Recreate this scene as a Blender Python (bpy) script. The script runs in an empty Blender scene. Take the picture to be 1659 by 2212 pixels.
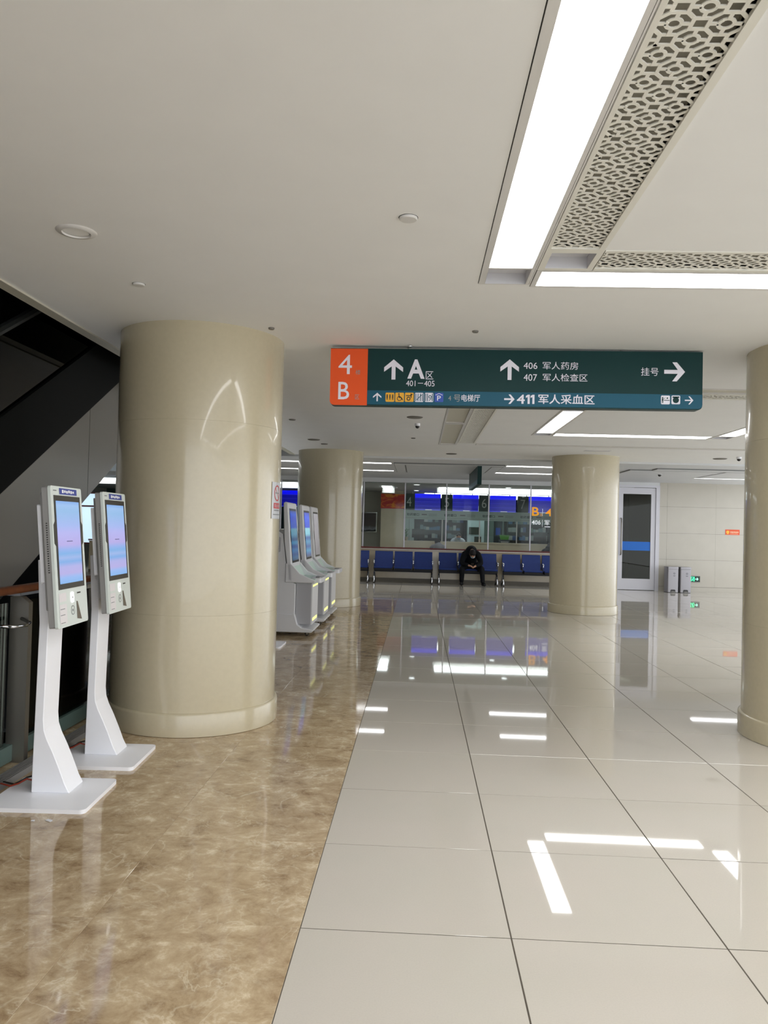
import bpy, bmesh, math, random
from mathutils import Vector, Matrix
random.seed(7)
SC = bpy.context.scene
COL = SC.collection
PI = math.pi

# ------------------------------------------------------------------ camera, world, exposure
EYE = 1.532
PITCH, YAW, ROLL, FPX = 0.019411, 0.04451, 0.026564, 1689.7
cy, sy, cp, sp, cr, sr = math.cos(YAW), math.sin(YAW), math.cos(PITCH), math.sin(PITCH), math.cos(ROLL), math.sin(ROLL)
fwd = Vector((-sy*cp, cy*cp, sp)); rgt = Vector((cy, sy, 0)); upv = rgt.cross(fwd)
r2 = cr*rgt + sr*upv; u2 = -sr*rgt + cr*upv
cam = bpy.data.cameras.new('camera'); camo = bpy.data.objects.new('camera', cam); COL.objects.link(camo)
cam.sensor_width = 36.0; cam.sensor_fit = 'AUTO'; cam.lens = FPX*36.0/2212.0
cam.clip_start = 0.05; cam.clip_end = 200
camo.matrix_world = Matrix(((r2.x, u2.x, -fwd.x, 0), (r2.y, u2.y, -fwd.y, 0), (r2.z, u2.z, -fwd.z, EYE), (0, 0, 0, 1)))
SC.camera = camo

W = bpy.data.worlds.new('world'); SC.world = W; W.use_nodes = True
W.node_tree.nodes['Background'].inputs[0].default_value = (0.93, 0.96, 1.0, 1)
W.node_tree.nodes['Background'].inputs[1].default_value = 1.62
SC.view_settings.view_transform = 'Standard'
SC.view_settings.look = 'None'
SC.view_settings.gamma = 1.0
SC.view_settings.use_curve_mapping = False
SC.view_settings.exposure = 0.84
SC.cycles.use_denoising = True
SC.cycles.max_bounces = 10
SC.cycles.glossy_bounces = 5
SC.cycles.transparent_max_bounces = 16
SC.cycles.sample_clamp_indirect = 6.0
SC.cycles.caustics_reflective = False
SC.cycles.caustics_refractive = False
LAMP = 7.6          # strength of the lit ceiling panels

# ------------------------------------------------------------------ materials
def lin(c):
    c = c/255.0
    return c/12.92 if c <= 0.04045 else ((c+0.055)/1.055)**2.4
def L3(r, g, b): return (lin(r), lin(g), lin(b), 1)
MATS = {}
def mat(name, rgb, rough=0.5, metal=0.0, spec=0.5, emit=None, estr=0.0, coat=0.0):
    if name in MATS: return MATS[name]
    m = bpy.data.materials.new(name); m.use_nodes = True
    b = m.node_tree.nodes['Principled BSDF']
    b.inputs['Base Color'].default_value = L3(*rgb)
    b.inputs['Roughness'].default_value = rough
    b.inputs['Metallic'].default_value = metal
    b.inputs['Specular IOR Level'].default_value = spec
    b.inputs['Coat Weight'].default_value = coat
    b.inputs['Coat Roughness'].default_value = 0.04
    if emit:
        b.inputs['Emission Color'].default_value = L3(*emit); b.inputs['Emission Strength'].default_value = estr
    MATS[name] = m
    return m
def nodes(m):
    nt = m.node_tree
    return nt, nt.nodes['Principled BSDF'], nt.nodes.new, nt.links.new
def add_mottle(m, rgb2, scale=8.0, amount=0.5, detail=4.0, bump=0.0):
    nt, b, N, Lk = nodes(m)
    tc = N('ShaderNodeTexCoord'); no = N('ShaderNodeTexNoise'); no.inputs['Scale'].default_value = scale; no.inputs['Detail'].default_value = detail
    Lk(tc.outputs['Object'], no.inputs['Vector'])
    mx = N('ShaderNodeMix'); mx.data_type = 'RGBA'
    mx.inputs[6].default_value = b.inputs['Base Color'].default_value; mx.inputs[7].default_value = L3(*rgb2)
    mr = N('ShaderNodeMapRange'); mr.inputs['From Min'].default_value = 0.35; mr.inputs['From Max'].default_value = 0.65; mr.inputs['To Max'].default_value = amount
    Lk(no.outputs['Fac'], mr.inputs['Value']); Lk(mr.outputs['Result'], mx.inputs[0]); Lk(mx.outputs[2], b.inputs['Base Color'])
    if bump:
        bp = N('ShaderNodeBump'); bp.inputs['Strength'].default_value = bump; Lk(no.outputs['Fac'], bp.inputs['Height']); Lk(bp.outputs['Normal'], b.inputs['Normal'])
    return m

M_CEIL = add_mottle(mat('ceiling_paint', (242, 242, 240), 0.75), (239, 239, 237), 3, 0.6)
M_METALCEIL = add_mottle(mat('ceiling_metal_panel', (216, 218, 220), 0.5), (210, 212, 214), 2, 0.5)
M_FRAME = mat('white_painted_aluminium', (222, 220, 216), 0.35)
M_RECESS = mat('grey_galvanised_recess', (212, 212, 216), 0.4)
M_PLENUM = mat('vent_plenum', (164, 160, 146), 0.7)
M_LATTICE = mat('cream_lattice', (234, 232, 222), 0.45)
M_GAP = mat('dark_shadow_gap', (40, 40, 40), 0.8)
M_LIT = mat('lit_diffuser', (250, 250, 250), 0.6, emit=(252, 253, 255), estr=LAMP)
M_LITF = mat('lit_diffuser_far_ring', (250, 250, 250), 0.6, emit=(252, 253, 255), estr=5.5)
M_LITW = mat('lit_diffuser_waiting_area', (250, 250, 250), 0.6, emit=(250, 252, 255), estr=5.2)
M_LIT2 = mat('lit_diffuser_pharmacy', (250, 250, 250), 0.6, emit=(246, 252, 255), estr=3.0)
M_UNLIT = mat('unlit_cream_diffuser', (206, 202, 186), 0.5)
M_COLUMN = add_mottle(mat('beige_polished_column', (194, 184, 157), 0.22, coat=0.42), (188, 178, 152), 30, 0.5, 6)
M_TILEJOINT = mat('floor_joint', (92, 86, 77), 0.9, spec=0.05)

def tile_mat():
    m = mat('cream_polished_tile', (205, 199, 189), 0.03, spec=0.6)
    nt, b, N, Lk = nodes(m)
    tc = N('ShaderNodeTexCoord'); oi = N('ShaderNodeObjectInfo')
    ad = N('ShaderNodeVectorMath'); ad.operation = 'ADD'
    cb = N('ShaderNodeCombineXYZ'); ml = N('ShaderNodeMath'); ml.operation = 'MULTIPLY'; ml.inputs[1].default_value = 40
    Lk(oi.outputs['Random'], ml.inputs[0]); Lk(ml.outputs[0], cb.inputs[0]); Lk(tc.outputs['Object'], ad.inputs[0]); Lk(cb.outputs[0], ad.inputs[1])
    n1 = N('ShaderNodeTexNoise'); n1.inputs['Scale'].default_value = 2.2; n1.inputs['Detail'].default_value = 3; Lk(ad.outputs[0], n1.inputs['Vector'])
    n2 = N('ShaderNodeTexNoise'); n2.inputs['Scale'].default_value = 160; n2.inputs['Detail'].default_value = 2; Lk(ad.outputs[0], n2.inputs['Vector'])
    r1 = N('ShaderNodeMix'); r1.data_type = 'RGBA'; r1.inputs[6].default_value = L3(196, 192, 180); r1.inputs[7].default_value = L3(202, 194, 184)
    Lk(n1.outputs['Fac'], r1.inputs[0])
    r3 = N('ShaderNodeMix'); r3.data_type = 'RGBA'; r3.blend_type = 'MULTIPLY'; r3.inputs[7].default_value = (0.93, 0.93, 0.93, 1)
    mr = N('ShaderNodeMapRange'); mr.inputs['From Min'].default_value = 0.4; mr.inputs['From Max'].default_value = 0.7; mr.inputs['To Max'].default_value = 0.5
    Lk(n2.outputs['Fac'], mr.inputs['Value']); Lk(mr.outputs[0], r3.inputs[0]); Lk(r1.outputs[2], r3.inputs[6])
    Lk(r3.outputs[2], b.inputs['Base Color'])
    return m
M_TILE = tile_mat()

def marble_mat():
    m = mat('brown_marble', (150, 126, 96), 0.06, spec=0.55)
    nt, b, N, Lk = nodes(m)
    tc = N('ShaderNodeTexCoord'); oi = N('ShaderNodeObjectInfo')
    cb = N('ShaderNodeCombineXYZ'); ml = N('ShaderNodeMath'); ml.operation = 'MULTIPLY'; ml.inputs[1].default_value = 60
    ad = N('ShaderNodeVectorMath'); ad.operation = 'ADD'
    Lk(oi.outputs['Random'], ml.inputs[0]); Lk(ml.outputs[0], cb.inputs[0]); Lk(ml.outputs[0], cb.inputs[2]); Lk(tc.outputs['Object'], ad.inputs[0]); Lk(cb.outputs[0], ad.inputs[1])
    def noise(sc, det, dist=0.0, rough=0.55):
        n = N('ShaderNodeTexNoise'); n.inputs['Scale'].default_value = sc; n.inputs['Detail'].default_value = det; n.inputs['Distortion'].default_value = dist; n.inputs['Roughness'].default_value = rough
        Lk(ad.outputs[0], n.inputs['Vector']); return n
    base = noise(6.0, 12, 0.35, 0.74)
    rp = N('ShaderNodeValToRGB'); e = rp.color_ramp.elements
    e[0].position = 0.34; e[0].color = L3(140, 115, 86); e[1].position = 0.66; e[1].color = L3(222, 207, 178)
    x = rp.color_ramp.elements.new(0.45); x.color = L3(172, 149, 117)
    x = rp.color_ramp.elements.new(0.57); x.color = L3(192, 171, 139)
    Lk(base.outputs['Fac'], rp.inputs['Fac'])
    # thin pale veins: zero crossings of a distorted noise
    out = rp.outputs['Color']
    for sc, wdt, amt, dist in ((1.6, 0.012, 0.55, 0.9), (4.5, 0.016, 0.4, 0.6), (11.0, 0.05, 0.25, 0.4)):
        v = noise(sc, 5, dist)
        s1 = N('ShaderNodeMath'); s1.operation = 'SUBTRACT'; s1.inputs[1].default_value = 0.5; Lk(v.outputs['Fac'], s1.inputs[0])
        ab = N('ShaderNodeMath'); ab.operation = 'ABSOLUTE'; Lk(s1.outputs[0], ab.inputs[0])
        mr = N('ShaderNodeMapRange'); mr.inputs['From Min'].default_value = 0.0; mr.inputs['From Max'].default_value = wdt; mr.inputs['To Min'].default_value = amt; mr.inputs['To Max'].default_value = 0.0
        Lk(ab.outputs[0], mr.inputs['Value'])
        gate = noise(sc*0.7, 2)
        gm = N('ShaderNodeMapRange'); gm.inputs['From Min'].default_value = 0.45; gm.inputs['From Max'].default_value = 0.62; Lk(gate.outputs['Fac'], gm.inputs['Value'])
        mu = N('ShaderNodeMath'); mu.operation = 'MULTIPLY'; Lk(mr.outputs[0], mu.inputs[0]); Lk(gm.outputs[0], mu.inputs[1])
        mx = N('ShaderNodeMix'); mx.data_type = 'RGBA'; mx.inputs[7].default_value = L3(230, 218, 192)
        Lk(mu.outputs[0], mx.inputs[0]); Lk(out, mx.inputs[6]); out = mx.outputs[2]
    Lk(out, b.inputs['Base Color'])
    return m
M_MARBLE = marble_mat()

def glass_mat(name, tint, ior=1.45, rough=0.0):
    m = bpy.data.materials.new(name); m.use_nodes = True
    nt = m.node_tree; nt.nodes.clear(); N = nt.nodes.new; Lk = nt.links.new
    o = N('ShaderNodeOutputMaterial'); mx = N('ShaderNodeMixShader'); t = N('ShaderNodeBsdfTransparent'); g = N('ShaderNodeBsdfGlossy'); f = N('ShaderNodeFresnel')
    t.inputs[0].default_value = tint; g.inputs['Roughness'].default_value = rough; f.inputs['IOR'].default_value = ior
    Lk(f.outputs[0], mx.inputs[0]); Lk(t.outputs[0], mx.inputs[1]); Lk(g.outputs[0], mx.inputs[2]); Lk(mx.outputs[0], o.inputs[0])
    return m
M_GLASS = glass_mat('clear_partition_glass', (0.93, 0.96, 0.95, 1), 1.2)
M_GLASSDK = glass_mat('tinted_rail_glass', (0.55, 0.62, 0.60, 1), 1.5)
M_GLASSDOOR = glass_mat('door_glass', (0.74, 0.76, 0.68, 1), 1.3)

M_WHITE = mat('white_powder_coat', (244, 245, 250), 0.38)
M_WHITE2 = mat('off_white_plastic', (214, 222, 218), 0.35)
M_GREYSIDE = mat('grey_housing', (150, 149, 147), 0.45)
M_BLACK = mat('black_plastic', (24, 22, 20), 0.3)
M_CHROME = mat('chrome', (205, 207, 210), 0.15, 1.0)
M_STEEL = mat('brushed_steel', (150, 146, 138), 0.38, 0.9)
M_WOOD = add_mottle(mat('varnished_wood_rail', (120, 66, 34), 0.35), (98, 50, 24), 12, 0.8)

# ------------------------------------------------------------------ mesh helpers
class MB:
    def __init__(s): s.v = []; s.f = []
    def poly(s, pts):
        i = len(s.v); s.v += [tuple(p) for p in pts]; s.f.append(tuple(range(i, i+len(pts)))); return s
    def box(s, x0, x1, y0, y1, z0, z1):
        i = len(s.v)
        s.v += [(x0,y0,z0),(x1,y0,z0),(x1,y1,z0),(x0,y1,z0),(x0,y0,z1),(x1,y0,z1),(x1,y1,z1),(x0,y1,z1)]
        s.f += [tuple(i+k for k in q) for q in ((3,2,1,0),(4,5,6,7),(0,1,5,4),(1,2,6,5),(2,3,7,6),(3,0,4,7))]
        return s
    def prism(s, pts, axis, a, b):
        """2-D outline pts swept along an axis from a to b. axis 'y': pts are (x,z); 'z': (x,y); 'x': (y,z)"""
        def P(p, t):
            return {'y': (p[0], t, p[1]), 'z': (p[0], p[1], t), 'x': (t, p[0], p[1])}[axis]
        n = len(pts); i = len(s.v)
        s.v += [P(p, a) for p in pts] + [P(p, b) for p in pts]
        s.f += [tuple(range(i+n-1, i-1, -1)), tuple(range(i+n, i+2*n))]
        s.f += [(i+k, i+(k+1) % n, i+n+(k+1) % n, i+n+k) for k in range(n)]
        return s
    def lathe(s, prof, n=32, c=(0, 0), cap=True):
        """profile of (r,z) turned about a vertical axis"""
        i = len(s.v)
        for r, z in prof:
            s.v += [(c[0]+r*math.cos(2*PI*k/n), c[1]+r*math.sin(2*PI*k/n), z) for k in range(n)]
        for j in range(len(prof)-1):
            s.f += [(i+j*n+k, i+j*n+(k+1) % n, i+(j+1)*n+(k+1) % n, i+(j+1)*n+k) for k in range(n)]
        if cap:
            s.f.append(tuple(i+k for k in range(n-1, -1, -1))); e = i+(len(prof)-1)*n; s.f.append(tuple(e+k for k in range(n)))
        return s
    def tube(s, pts, r, n=8):
        pts = [Vector(p) for p in pts]; i = len(s.v); m = len(pts)
        for k, p in enumerate(pts):
            t = (pts[min(k+1, m-1)]-pts[max(k-1, 0)]).normalized()
            a = t.orthogonal().normalized() if k == 0 else (a - t*a.dot(t)).normalized()
            bb = t.cross(a); rr = r[k] if isinstance(r, (list, tuple)) else r
            s.v += [tuple(p+rr*(a*math.cos(2*PI*q/n)+bb*math.sin(2*PI*q/n))) for q in range(n)]
        for k in range(m-1):
            s.f += [(i+k*n+q, i+k*n+(q+1) % n, i+(k+1)*n+(q+1) % n, i+(k+1)*n+q) for q in range(n)]
        s.f += [tuple(i+q for q in range(n-1, -1, -1)), tuple(i+(m-1)*n+q for q in range(n))]
        return s
    def ball(s, c, r, n=12, m=8):
        rx, ry, rz = r if isinstance(r, (tuple, list)) else (r, r, r)
        i = len(s.v)
        for j in range(1, m):
            t = PI*j/m
            s.v += [(c[0]+rx*math.sin(t)*math.cos(2*PI*k/n), c[1]+ry*math.sin(t)*math.sin(2*PI*k/n), c[2]+rz*math.cos(t)) for k in range(n)]
        s.v += [(c[0], c[1], c[2]+rz), (c[0], c[1], c[2]-rz)]; T = i+(m-1)*n
        for j in range(m-2):
            s.f += [(i+j*n+k, i+(j+1)*n+k, i+(j+1)*n+(k+1) % n, i+j*n+(k+1) % n) for k in range(n)]
        s.f += [(T, i+k, i+(k+1) % n) for k in range(n)] + [(T+1, i+(m-2)*n+(k+1) % n, i+(m-2)*n+k) for k in range(n)]
        return s
    def rrect(s, x0, x1, z0, z1, r, axis, a, b, n=5, only=None):
        s.prism(rr(x0, x1, z0, z1, r, n, only), axis, a, b); return s
    def move(s, d):
        s.v = [(x+d[0], y+d[1], z+d[2]) for x, y, z in s.v]; return s
    def xf(s, M):
        s.v = [tuple(M @ Vector(p)) for p in s.v]; return s
    def mesh(s, name, smooth=False, bevel=0.0, seg=2):
        me = bpy.data.meshes.new(name); me.from_pydata(s.v, [], s.f)
        bm = bmesh.new(); bm.from_mesh(me)
        if bevel:
            bmesh.ops.bevel(bm, geom=list(bm.edges), offset=bevel, segments=seg, affect='EDGES', profile=0.5, clamp_overlap=True)
        bmesh.ops.recalc_face_normals(bm, faces=bm.faces[:])
        bm.to_mesh(me); bm.free()
        if smooth:
            me.polygons.foreach_set('use_smooth', [True]*len(me.polygons))
            if smooth != 'all': me.set_sharp_from_angle(angle=math.radians(40))
        return me
def rr(x0, x1, z0, z1, r, n=5, only=None):
    P = []
    for q, (cx, cz, a0) in enumerate(((x1-r, z1-r, 0), (x0+r, z1-r, 90), (x0+r, z0+r, 180), (x1-r, z0+r, 270))):
        if only is not None and q not in only:
            P.append(((x1, z1), (x0, z1), (x0, z0), (x1, z0))[q]); continue
        for k in range(n+1):
            t = math.radians(a0+90*k/n); P.append((cx+r*math.cos(t), cz+r*math.sin(t)))
    return P
def link(name, me, m, parent=None):
    o = bpy.data.objects.new(name, me); COL.objects.link(o)
    if m is not None and not me.materials: me.materials.append(m)
    o.parent = parent
    return o
def part(name, mb, m, parent, smooth=False, bevel=0.0, seg=2, label=None, kind=None):
    o = link(name, mb.mesh(name, smooth, bevel, seg), m, parent)
    if label: o['label'] = label
    if kind: o['kind'] = kind
    return o
def tag(o, label, cat, group=None):
    o['label'] = label; o['category'] = cat
    if group: o['group'] = group
    return o
def thing(name, label, cat, loc=(0, 0, 0), rz=0.0, group=None):
    o = bpy.data.objects.new(name, None); COL.objects.link(o); o.empty_display_size = 0.1
    o.location = loc; o.rotation_euler = (0, 0, rz)
    return tag(o, label, cat, group)
def struct(name, mb, m, smooth=False, bevel=0.0, label=None):
    o = link(name, mb.mesh(name, smooth, bevel), m); o['kind'] = 'structure'
    if label: o['label'] = label
    return o
def dup(o, parent=None):
    c = o.copy(); COL.objects.link(c); c.parent = parent
    for ch in list(o.children): dup(ch, c)
    return c
def cells(rect, holes):
    """split a rectangle into the cells that no hole covers"""
    x0, x1, y0, y1 = rect
    xs = sorted({x0, x1} | {min(max(v, x0), x1) for h in holes for v in h[:2]}); ys = sorted({y0, y1} | {min(max(v, y0), y1) for h in holes for v in h[2:]})
    out = []
    for a, b in zip(xs, xs[1:]):
        run = None
        for c, d in zip(ys, ys[1:]):
            mx, my = (a+b)/2, (c+d)/2
            if any(h[0] < mx < h[1] and h[2] < my < h[3] for h in holes):
                if run: out.append((a, b, run[0], run[1])); run = None
            else:
                run = (run[0] if run else c, d)
        if run: out.append((a, b, run[0], run[1]))
    return out
_dg = None
def text_mesh(body, bold=0.0):
    c = bpy.data.curves.new('t', 'FONT'); c.body = body; c.offset = bold; c.resolution_u = 3
    o = bpy.data.objects.new('t', c); COL.objects.link(o)
    dg = bpy.context.evaluated_depsgraph_get(); me = bpy.data.meshes.new_from_object(o.evaluated_get(dg))
    v = [tuple(p.co) for p in me.vertices]; f = [tuple(p.vertices) for p in me.polygons]
    bpy.data.objects.remove(o); bpy.data.curves.remove(c); bpy.data.meshes.remove(me)
    return v, f
def text(mb, body, u0, u1, v0, v1, fr, bold=0.0, d=0.0):
    """fit text into a box of the frame fr(u, v, depth) -> xyz"""
    v, f = text_mesh(body, bold)
    X = [p[0] for p in v]; Y = [p[1] for p in v]; a, b, c, e = min(X), max(X), min(Y), max(Y)
    i = len(mb.v)
    mb.v += [tuple(fr(u0+(p[0]-a)/(b-a)*(u1-u0), v0+(p[1]-c)/(e-c)*(v1-v0), d)) for p in v]
    mb.f += [tuple(i+k for k in q) for q in f]
    return mb
def flat(mb, pts, fr, d=0.0):
    mb.poly([fr(u, v, d) for u, v in pts]); return mb
def frect(mb, u0, u1, v0, v1, fr, d=0.0):
    return flat(mb, [(u0, v0), (u1, v0), (u1, v1), (u0, v1)], fr, d)
def fcirc(mb, u, v, r, fr, d=0.0, r_in=0.0, n=20, asp=1.0):
    for k in range(n):
        a, b = 2*PI*k/n, 2*PI*(k+1)/n
        P = [(u+asp*r*math.cos(a), v+r*math.sin(a)), (u+asp*r*math.cos(b), v+r*math.sin(b))]
        P += [(u+asp*r_in*math.cos(b), v+r_in*math.sin(b)), (u+asp*r_in*math.cos(a), v+r_in*math.sin(a))] if r_in else [(u, v)]
        flat(mb, P, fr, d)
    return mb
def fbar(mb, p, q, w, fr, d=0.0):
    dx, dy = q[0]-p[0], q[1]-p[1]; l = math.hypot(dx, dy); nx, ny = -dy/l*w/2, dx/l*w/2
    return flat(mb, [(p[0]-nx, p[1]-ny), (q[0]-nx, q[1]-ny), (q[0]+nx, q[1]+ny), (p[0]+nx, p[1]+ny)], fr, d)
def farrow(mb, u0, u1, v0, v1, fr, way, w, d=0.0):
    """signage arrow: a shaft and a chevron with square-cut ends"""
    if way == 'up': c, h, tip, tail, T = (u0+u1)/2, (u1-u0)/2, v1, v0, lambda a, b: (a, b)
    else: c, h, tip, tail, T = (v0+v1)/2, (v1-v0)/2, u1, u0, lambda a, b: (b, a)
    o_, l_ = tip-h*0.95+0.25*w, tip-h*0.95-0.9*w               # outer and lower corner of an arm
    j_ = l_+(tip-1.45*w-l_)*(h-w/2)/h                            # where the arm meets the shaft
    flat(mb, [T(c, tip), T(c+h, o_), T(c+h, l_), T(c+w/2, j_), T(c+w/2, tail), T(c-w/2, tail), T(c-w/2, j_), T(c-h, l_), T(c-h, o_)], fr, d)
    return mb

# ------------------------------------------------------------------ setting: floor
TW, OX, OY = 0.8, -0.4115, 2.992
EDGE = -2.58                       # where the floor stops at the atrium
fl = MB().box(EDGE, 11, -4, 33, -0.25, -0.0016).box(-14, EDGE, 15.9, 33, -0.25, -0.0016)
fl.box(-14, -5.7, 11.2, 15.9, -0.25, -0.0016)
floor = struct('floor', fl, M_TILEJOINT)
def tile_mesh(w, d, g=0.0028, t=0.006):
    b = 0.0010
    mb = MB(); i = 0
    mb.v += [(-w/2+g, -d/2+g, -t), (w/2-g, -d/2+g, -t), (w/2-g, d/2-g, -t), (-w/2+g, d/2-g, -t), (-w/2+g, -d/2+g, -b), (w/2-g, -d/2+g, -b), (w/2-g, d/2-g, -b), (-w/2+g, d/2-g, -b),
             (-w/2+g+b, -d/2+g+b, 0), (w/2-g-b, -d/2+g+b, 0), (w/2-g-b, d/2-g-b, 0), (-w/2+g+b, d/2-g-b, 0)]
    mb.f += [(0,1,5,4),(1,2,6,5),(2,3,7,6),(3,0,4,7),(4,5,9,8),(5,6,10,9),(6,7,11,10),(7,4,8,11),(8,9,10,11)]
    return mb
ME_TILE = tile_mesh(TW, TW).mesh('tile'); ME_TILE.materials.append(M_TILE)
ME_MARB = tile_mesh(TW, TW, 0.0004).mesh('marble_tile'); ME_MARB.materials.append(M_MARBLE)
lastw = OX-2*TW-EDGE
ME_MARBN = tile_mesh(lastw, TW, 0.0004).mesh('marble_tile'); ME_MARBN.materials.append(M_MARBLE)
rest, restm = MB(), MB()
one = tile_mesh(TW, TW)
def add_copy(dst, src, x, y):
    i = len(dst.v); dst.v += [(a+x, b+y, c) for a, b, c in src.v]; dst.f += [tuple(i+k for k in q) for q in src.f]
for j in range(-8, 37):
    y = OY+TW*(j+0.5)
    for i in range(-3, 14):
        x = OX+TW*(i+0.5)
        near = -1 <= j <= 14 and x-TW < 0.47*(y+0.5)+0.3 and x+TW > -0.58*(y+0.5)-0.4
        marb = i < 0 and y < 16.6
        if i == -3: x = (EDGE+OX-2*TW)/2
        if near and (marb or i >= 0):
            o = link('tile' if not marb else 'marble_tile', ME_MARBN if i == -3 else ME_MARB if marb else ME_TILE, None, floor)
            o.location = (x, y, 0)
            k = 0.0011 if not marb else 0.0005
            o.rotation_euler = (random.uniform(-k, k), random.uniform(-k, k), 0)
        elif marb:
            add_copy(restm, tile_mesh(lastw if i == -3 else TW, TW, 0.0008), x, y)
        else:
            add_copy(rest, tile_mesh(lastw if i == -3 else TW, TW), x, y)
for j in range(17, 37):
    for i in range(-17, -3):
        add_copy(rest, one, EDGE-TW*(-3-i-0.5), OY+TW*(j+0.5))
part('tile_field', rest, M_TILE, floor, kind='stuff')
part('marble_field', restm, M_MARBLE, floor, kind='stuff')

# ------------------------------------------------------------------ setting: ceiling and its fixtures
CZ = 2.98
HOLES = []
def frame_boxes(rect, holes, z0, z1):
    mb = MB()
    for a, b, c, d in cells(rect, holes): mb.box(a, b, c, d, z0, z1)
    return mb
def openbox(mb, r, z0, z1):
    a, b, c, d = r
    mb.poly([(a,c,z1),(b,c,z1),(b,d,z1),(a,d,z1)])
    for p, q in (((a,c),(b,c)),((b,c),(b,d)),((b,d),(a,d)),((a,d),(a,c))):
        mb.poly([(p[0],p[1],z0),(q[0],q[1],z0),(q[0],q[1],z1),(p[0],p[1],z1)])
    return mb
def lamp_strip(label, rect, panels, recess=(), lit=True, z=CZ, name='ceiling_light', cat='ceiling light', m=None, group=None):
    HOLES.append(rect)
    cx, cy_ = (rect[0]+rect[1])/2, (rect[2]+rect[3])/2
    t = thing(name, label, cat, (cx, cy_, z), group=group)
    S = lambda mb: mb.move((-cx, -cy_, -z))
    e = 0.004
    part('frame', S(frame_boxes((rect[0]+e, rect[1]-e, rect[2]+e, rect[3]-e), list(panels)+list(recess), z-0.004, z+0.035)), M_FRAME, t)
    part('shadow_gap', S(frame_boxes((rect[0]-0.001, rect[1]+0.001, rect[2]-0.001, rect[3]+0.001), [(rect[0]+e, rect[1]-e, rect[2]+e, rect[3]-e)], z+0.004, z+0.012)), M_GAP, t)
    for p in panels:
        part('diffuser', S(MB().box(p[0]-0.002, p[1]+0.002, p[2]-0.002, p[3]+0.002, z+0.012, z+0.02)), (m or (M_LIT if lit else M_UNLIT)), t)
    for r in recess:
        part('recess_box', S(openbox(MB(), (r[0]+0.001, r[1]-0.001, r[2]+0.001, r[3]-0.001), z-0.003, z+0.06)), M_RECESS, t)
    return t
def clip(poly, r):
    for ax, lim, sg in ((0, r[0], 1), (0, r[1], -1), (1, r[2], 1), (1, r[3], -1)):
        out = []
        for k in range(len(poly)):
            p, q = poly[k], poly[(k+1) % len(poly)]
            a, b = sg*(p[ax]-lim), sg*(q[ax]-lim)
            if a >= 0: out.append(p)
            if a*b < 0:
                t = a/(a-b); out.append((p[0]+t*(q[0]-p[0]), p[1]+t*(q[1]-p[1])))
        poly = out
        if len(poly) < 3: return None
    return poly
def lattice(r, z0, z1, g=0.0735, along='y'):
    """pierced panel: rings in octagons alternating with squares"""
    mb = MB()
    cx = (r[0]+r[1])/2; cyy = (r[2]+r[3])/2
    nx = int((r[1]-r[0])/g/2)+2; ny = int((r[3]-r[2])/g/2)+2
    w = 0.086*g; cnt_ = [0]
    def bar(p, q):
        dx, dy = q[0]-p[0], q[1]-p[1]; l = math.hypot(dx, dy); a, b = -dy/l*w, dx/l*w
        ex, ey = dx/l*w*0.8, dy/l*w*0.8
        put([(p[0]-a-ex, p[1]-b-ey), (q[0]-a+ex, q[1]-b+ey), (q[0]+a+ex, q[1]+b+ey), (p[0]+a-ex, p[1]+b-ey)])
    def put(poly):
        poly = clip(poly, r)
        if not poly: return
        n = len(poly); i = len(mb.v); cnt_[0] += 1; zz = z0-0.00018*(cnt_[0] % 9)
        mb.v.extend([(x, y, zz) for x, y in poly]+[(x, y, z1) for x, y in poly])
        mb.f.append(tuple(range(i+n-1, i-1, -1)))
        mb.f.extend([(i+k, i+(k+1) % n, i+n+(k+1) % n, i+n+k) for k in range(n)])
    A, B = 0.68*g, 0.32*g
    for i in range(-nx, nx+1):
        for j in range(-ny, ny+1):
            x, y = cx+i*g, cyy+j*g
            if x < r[0]-g or x > r[1]+g or y < r[2]-g or y > r[3]+g: continue
            if (i+j) % 2 == 0:
                n = 14; ri, ro = 0.215*g, 0.37*g
                for k in range(n):
                    a, b = 2*PI*k/n, 2*PI*(k+1)/n
                    put([(x+ri*math.cos(a), y+ri*math.sin(a)), (x+ro*math.cos(a), y+ro*math.sin(a)), (x+ro*math.cos(b), y+ro*math.sin(b)), (x+ri*math.cos(b), y+ri*math.sin(b))])
                for dx, dy in ((1,0),(-1,0),(0,1),(0,-1)):
                    bar((x+dx*ro*0.95, y+dy*ro*0.95), (x+dx*A, y+dy*A))
                for dx, dy in ((1,1),(1,-1)):
                    bar((x+dx*A, y+dy*B), (x+dx*B, y+dy*A))
            else:
                for p, q in (((-B,-B),(B,-B)),((B,-B),(B,B)),((B,B),(-B,B)),((-B,B),(-B,-B))):
                    bar((x+p[0], y+p[1]), (x+q[0], y+q[1]))
    return mb
def vent(label, rect, opening, recess=(), z=CZ, g=0.0735):
    HOLES.append(rect)
    cx, cy_ = (rect[0]+rect[1])/2, (rect[2]+rect[3])/2
    t = thing('air_vent', label, 'air vent', (cx, cy_, z), group='pierced ceiling vents')
    S = lambda mb: mb.move((-cx, -cy_, -z))
    e = 0.003
    part('frame', S(frame_boxes((rect[0]+e, rect[1]-e, rect[2]+e, rect[3]-e), [opening]+list(recess), z-0.005, z+0.03)), M_LATTICE, t)
    part('lattice_panel', S(lattice(opening, z+0.004, z+0.0070, g)), M_LATTICE, t)
    part('plenum', S(openbox(MB(), opening, z+0.011, z+0.045)), M_PLENUM, t)
    for r in recess:
        part('recess_box', S(openbox(MB(), (r[0]+0.001, r[1]-0.001, r[2]+0.001, r[3]-0.001), z-0.003, z+0.06)), M_RECESS, t)
    return t

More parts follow.
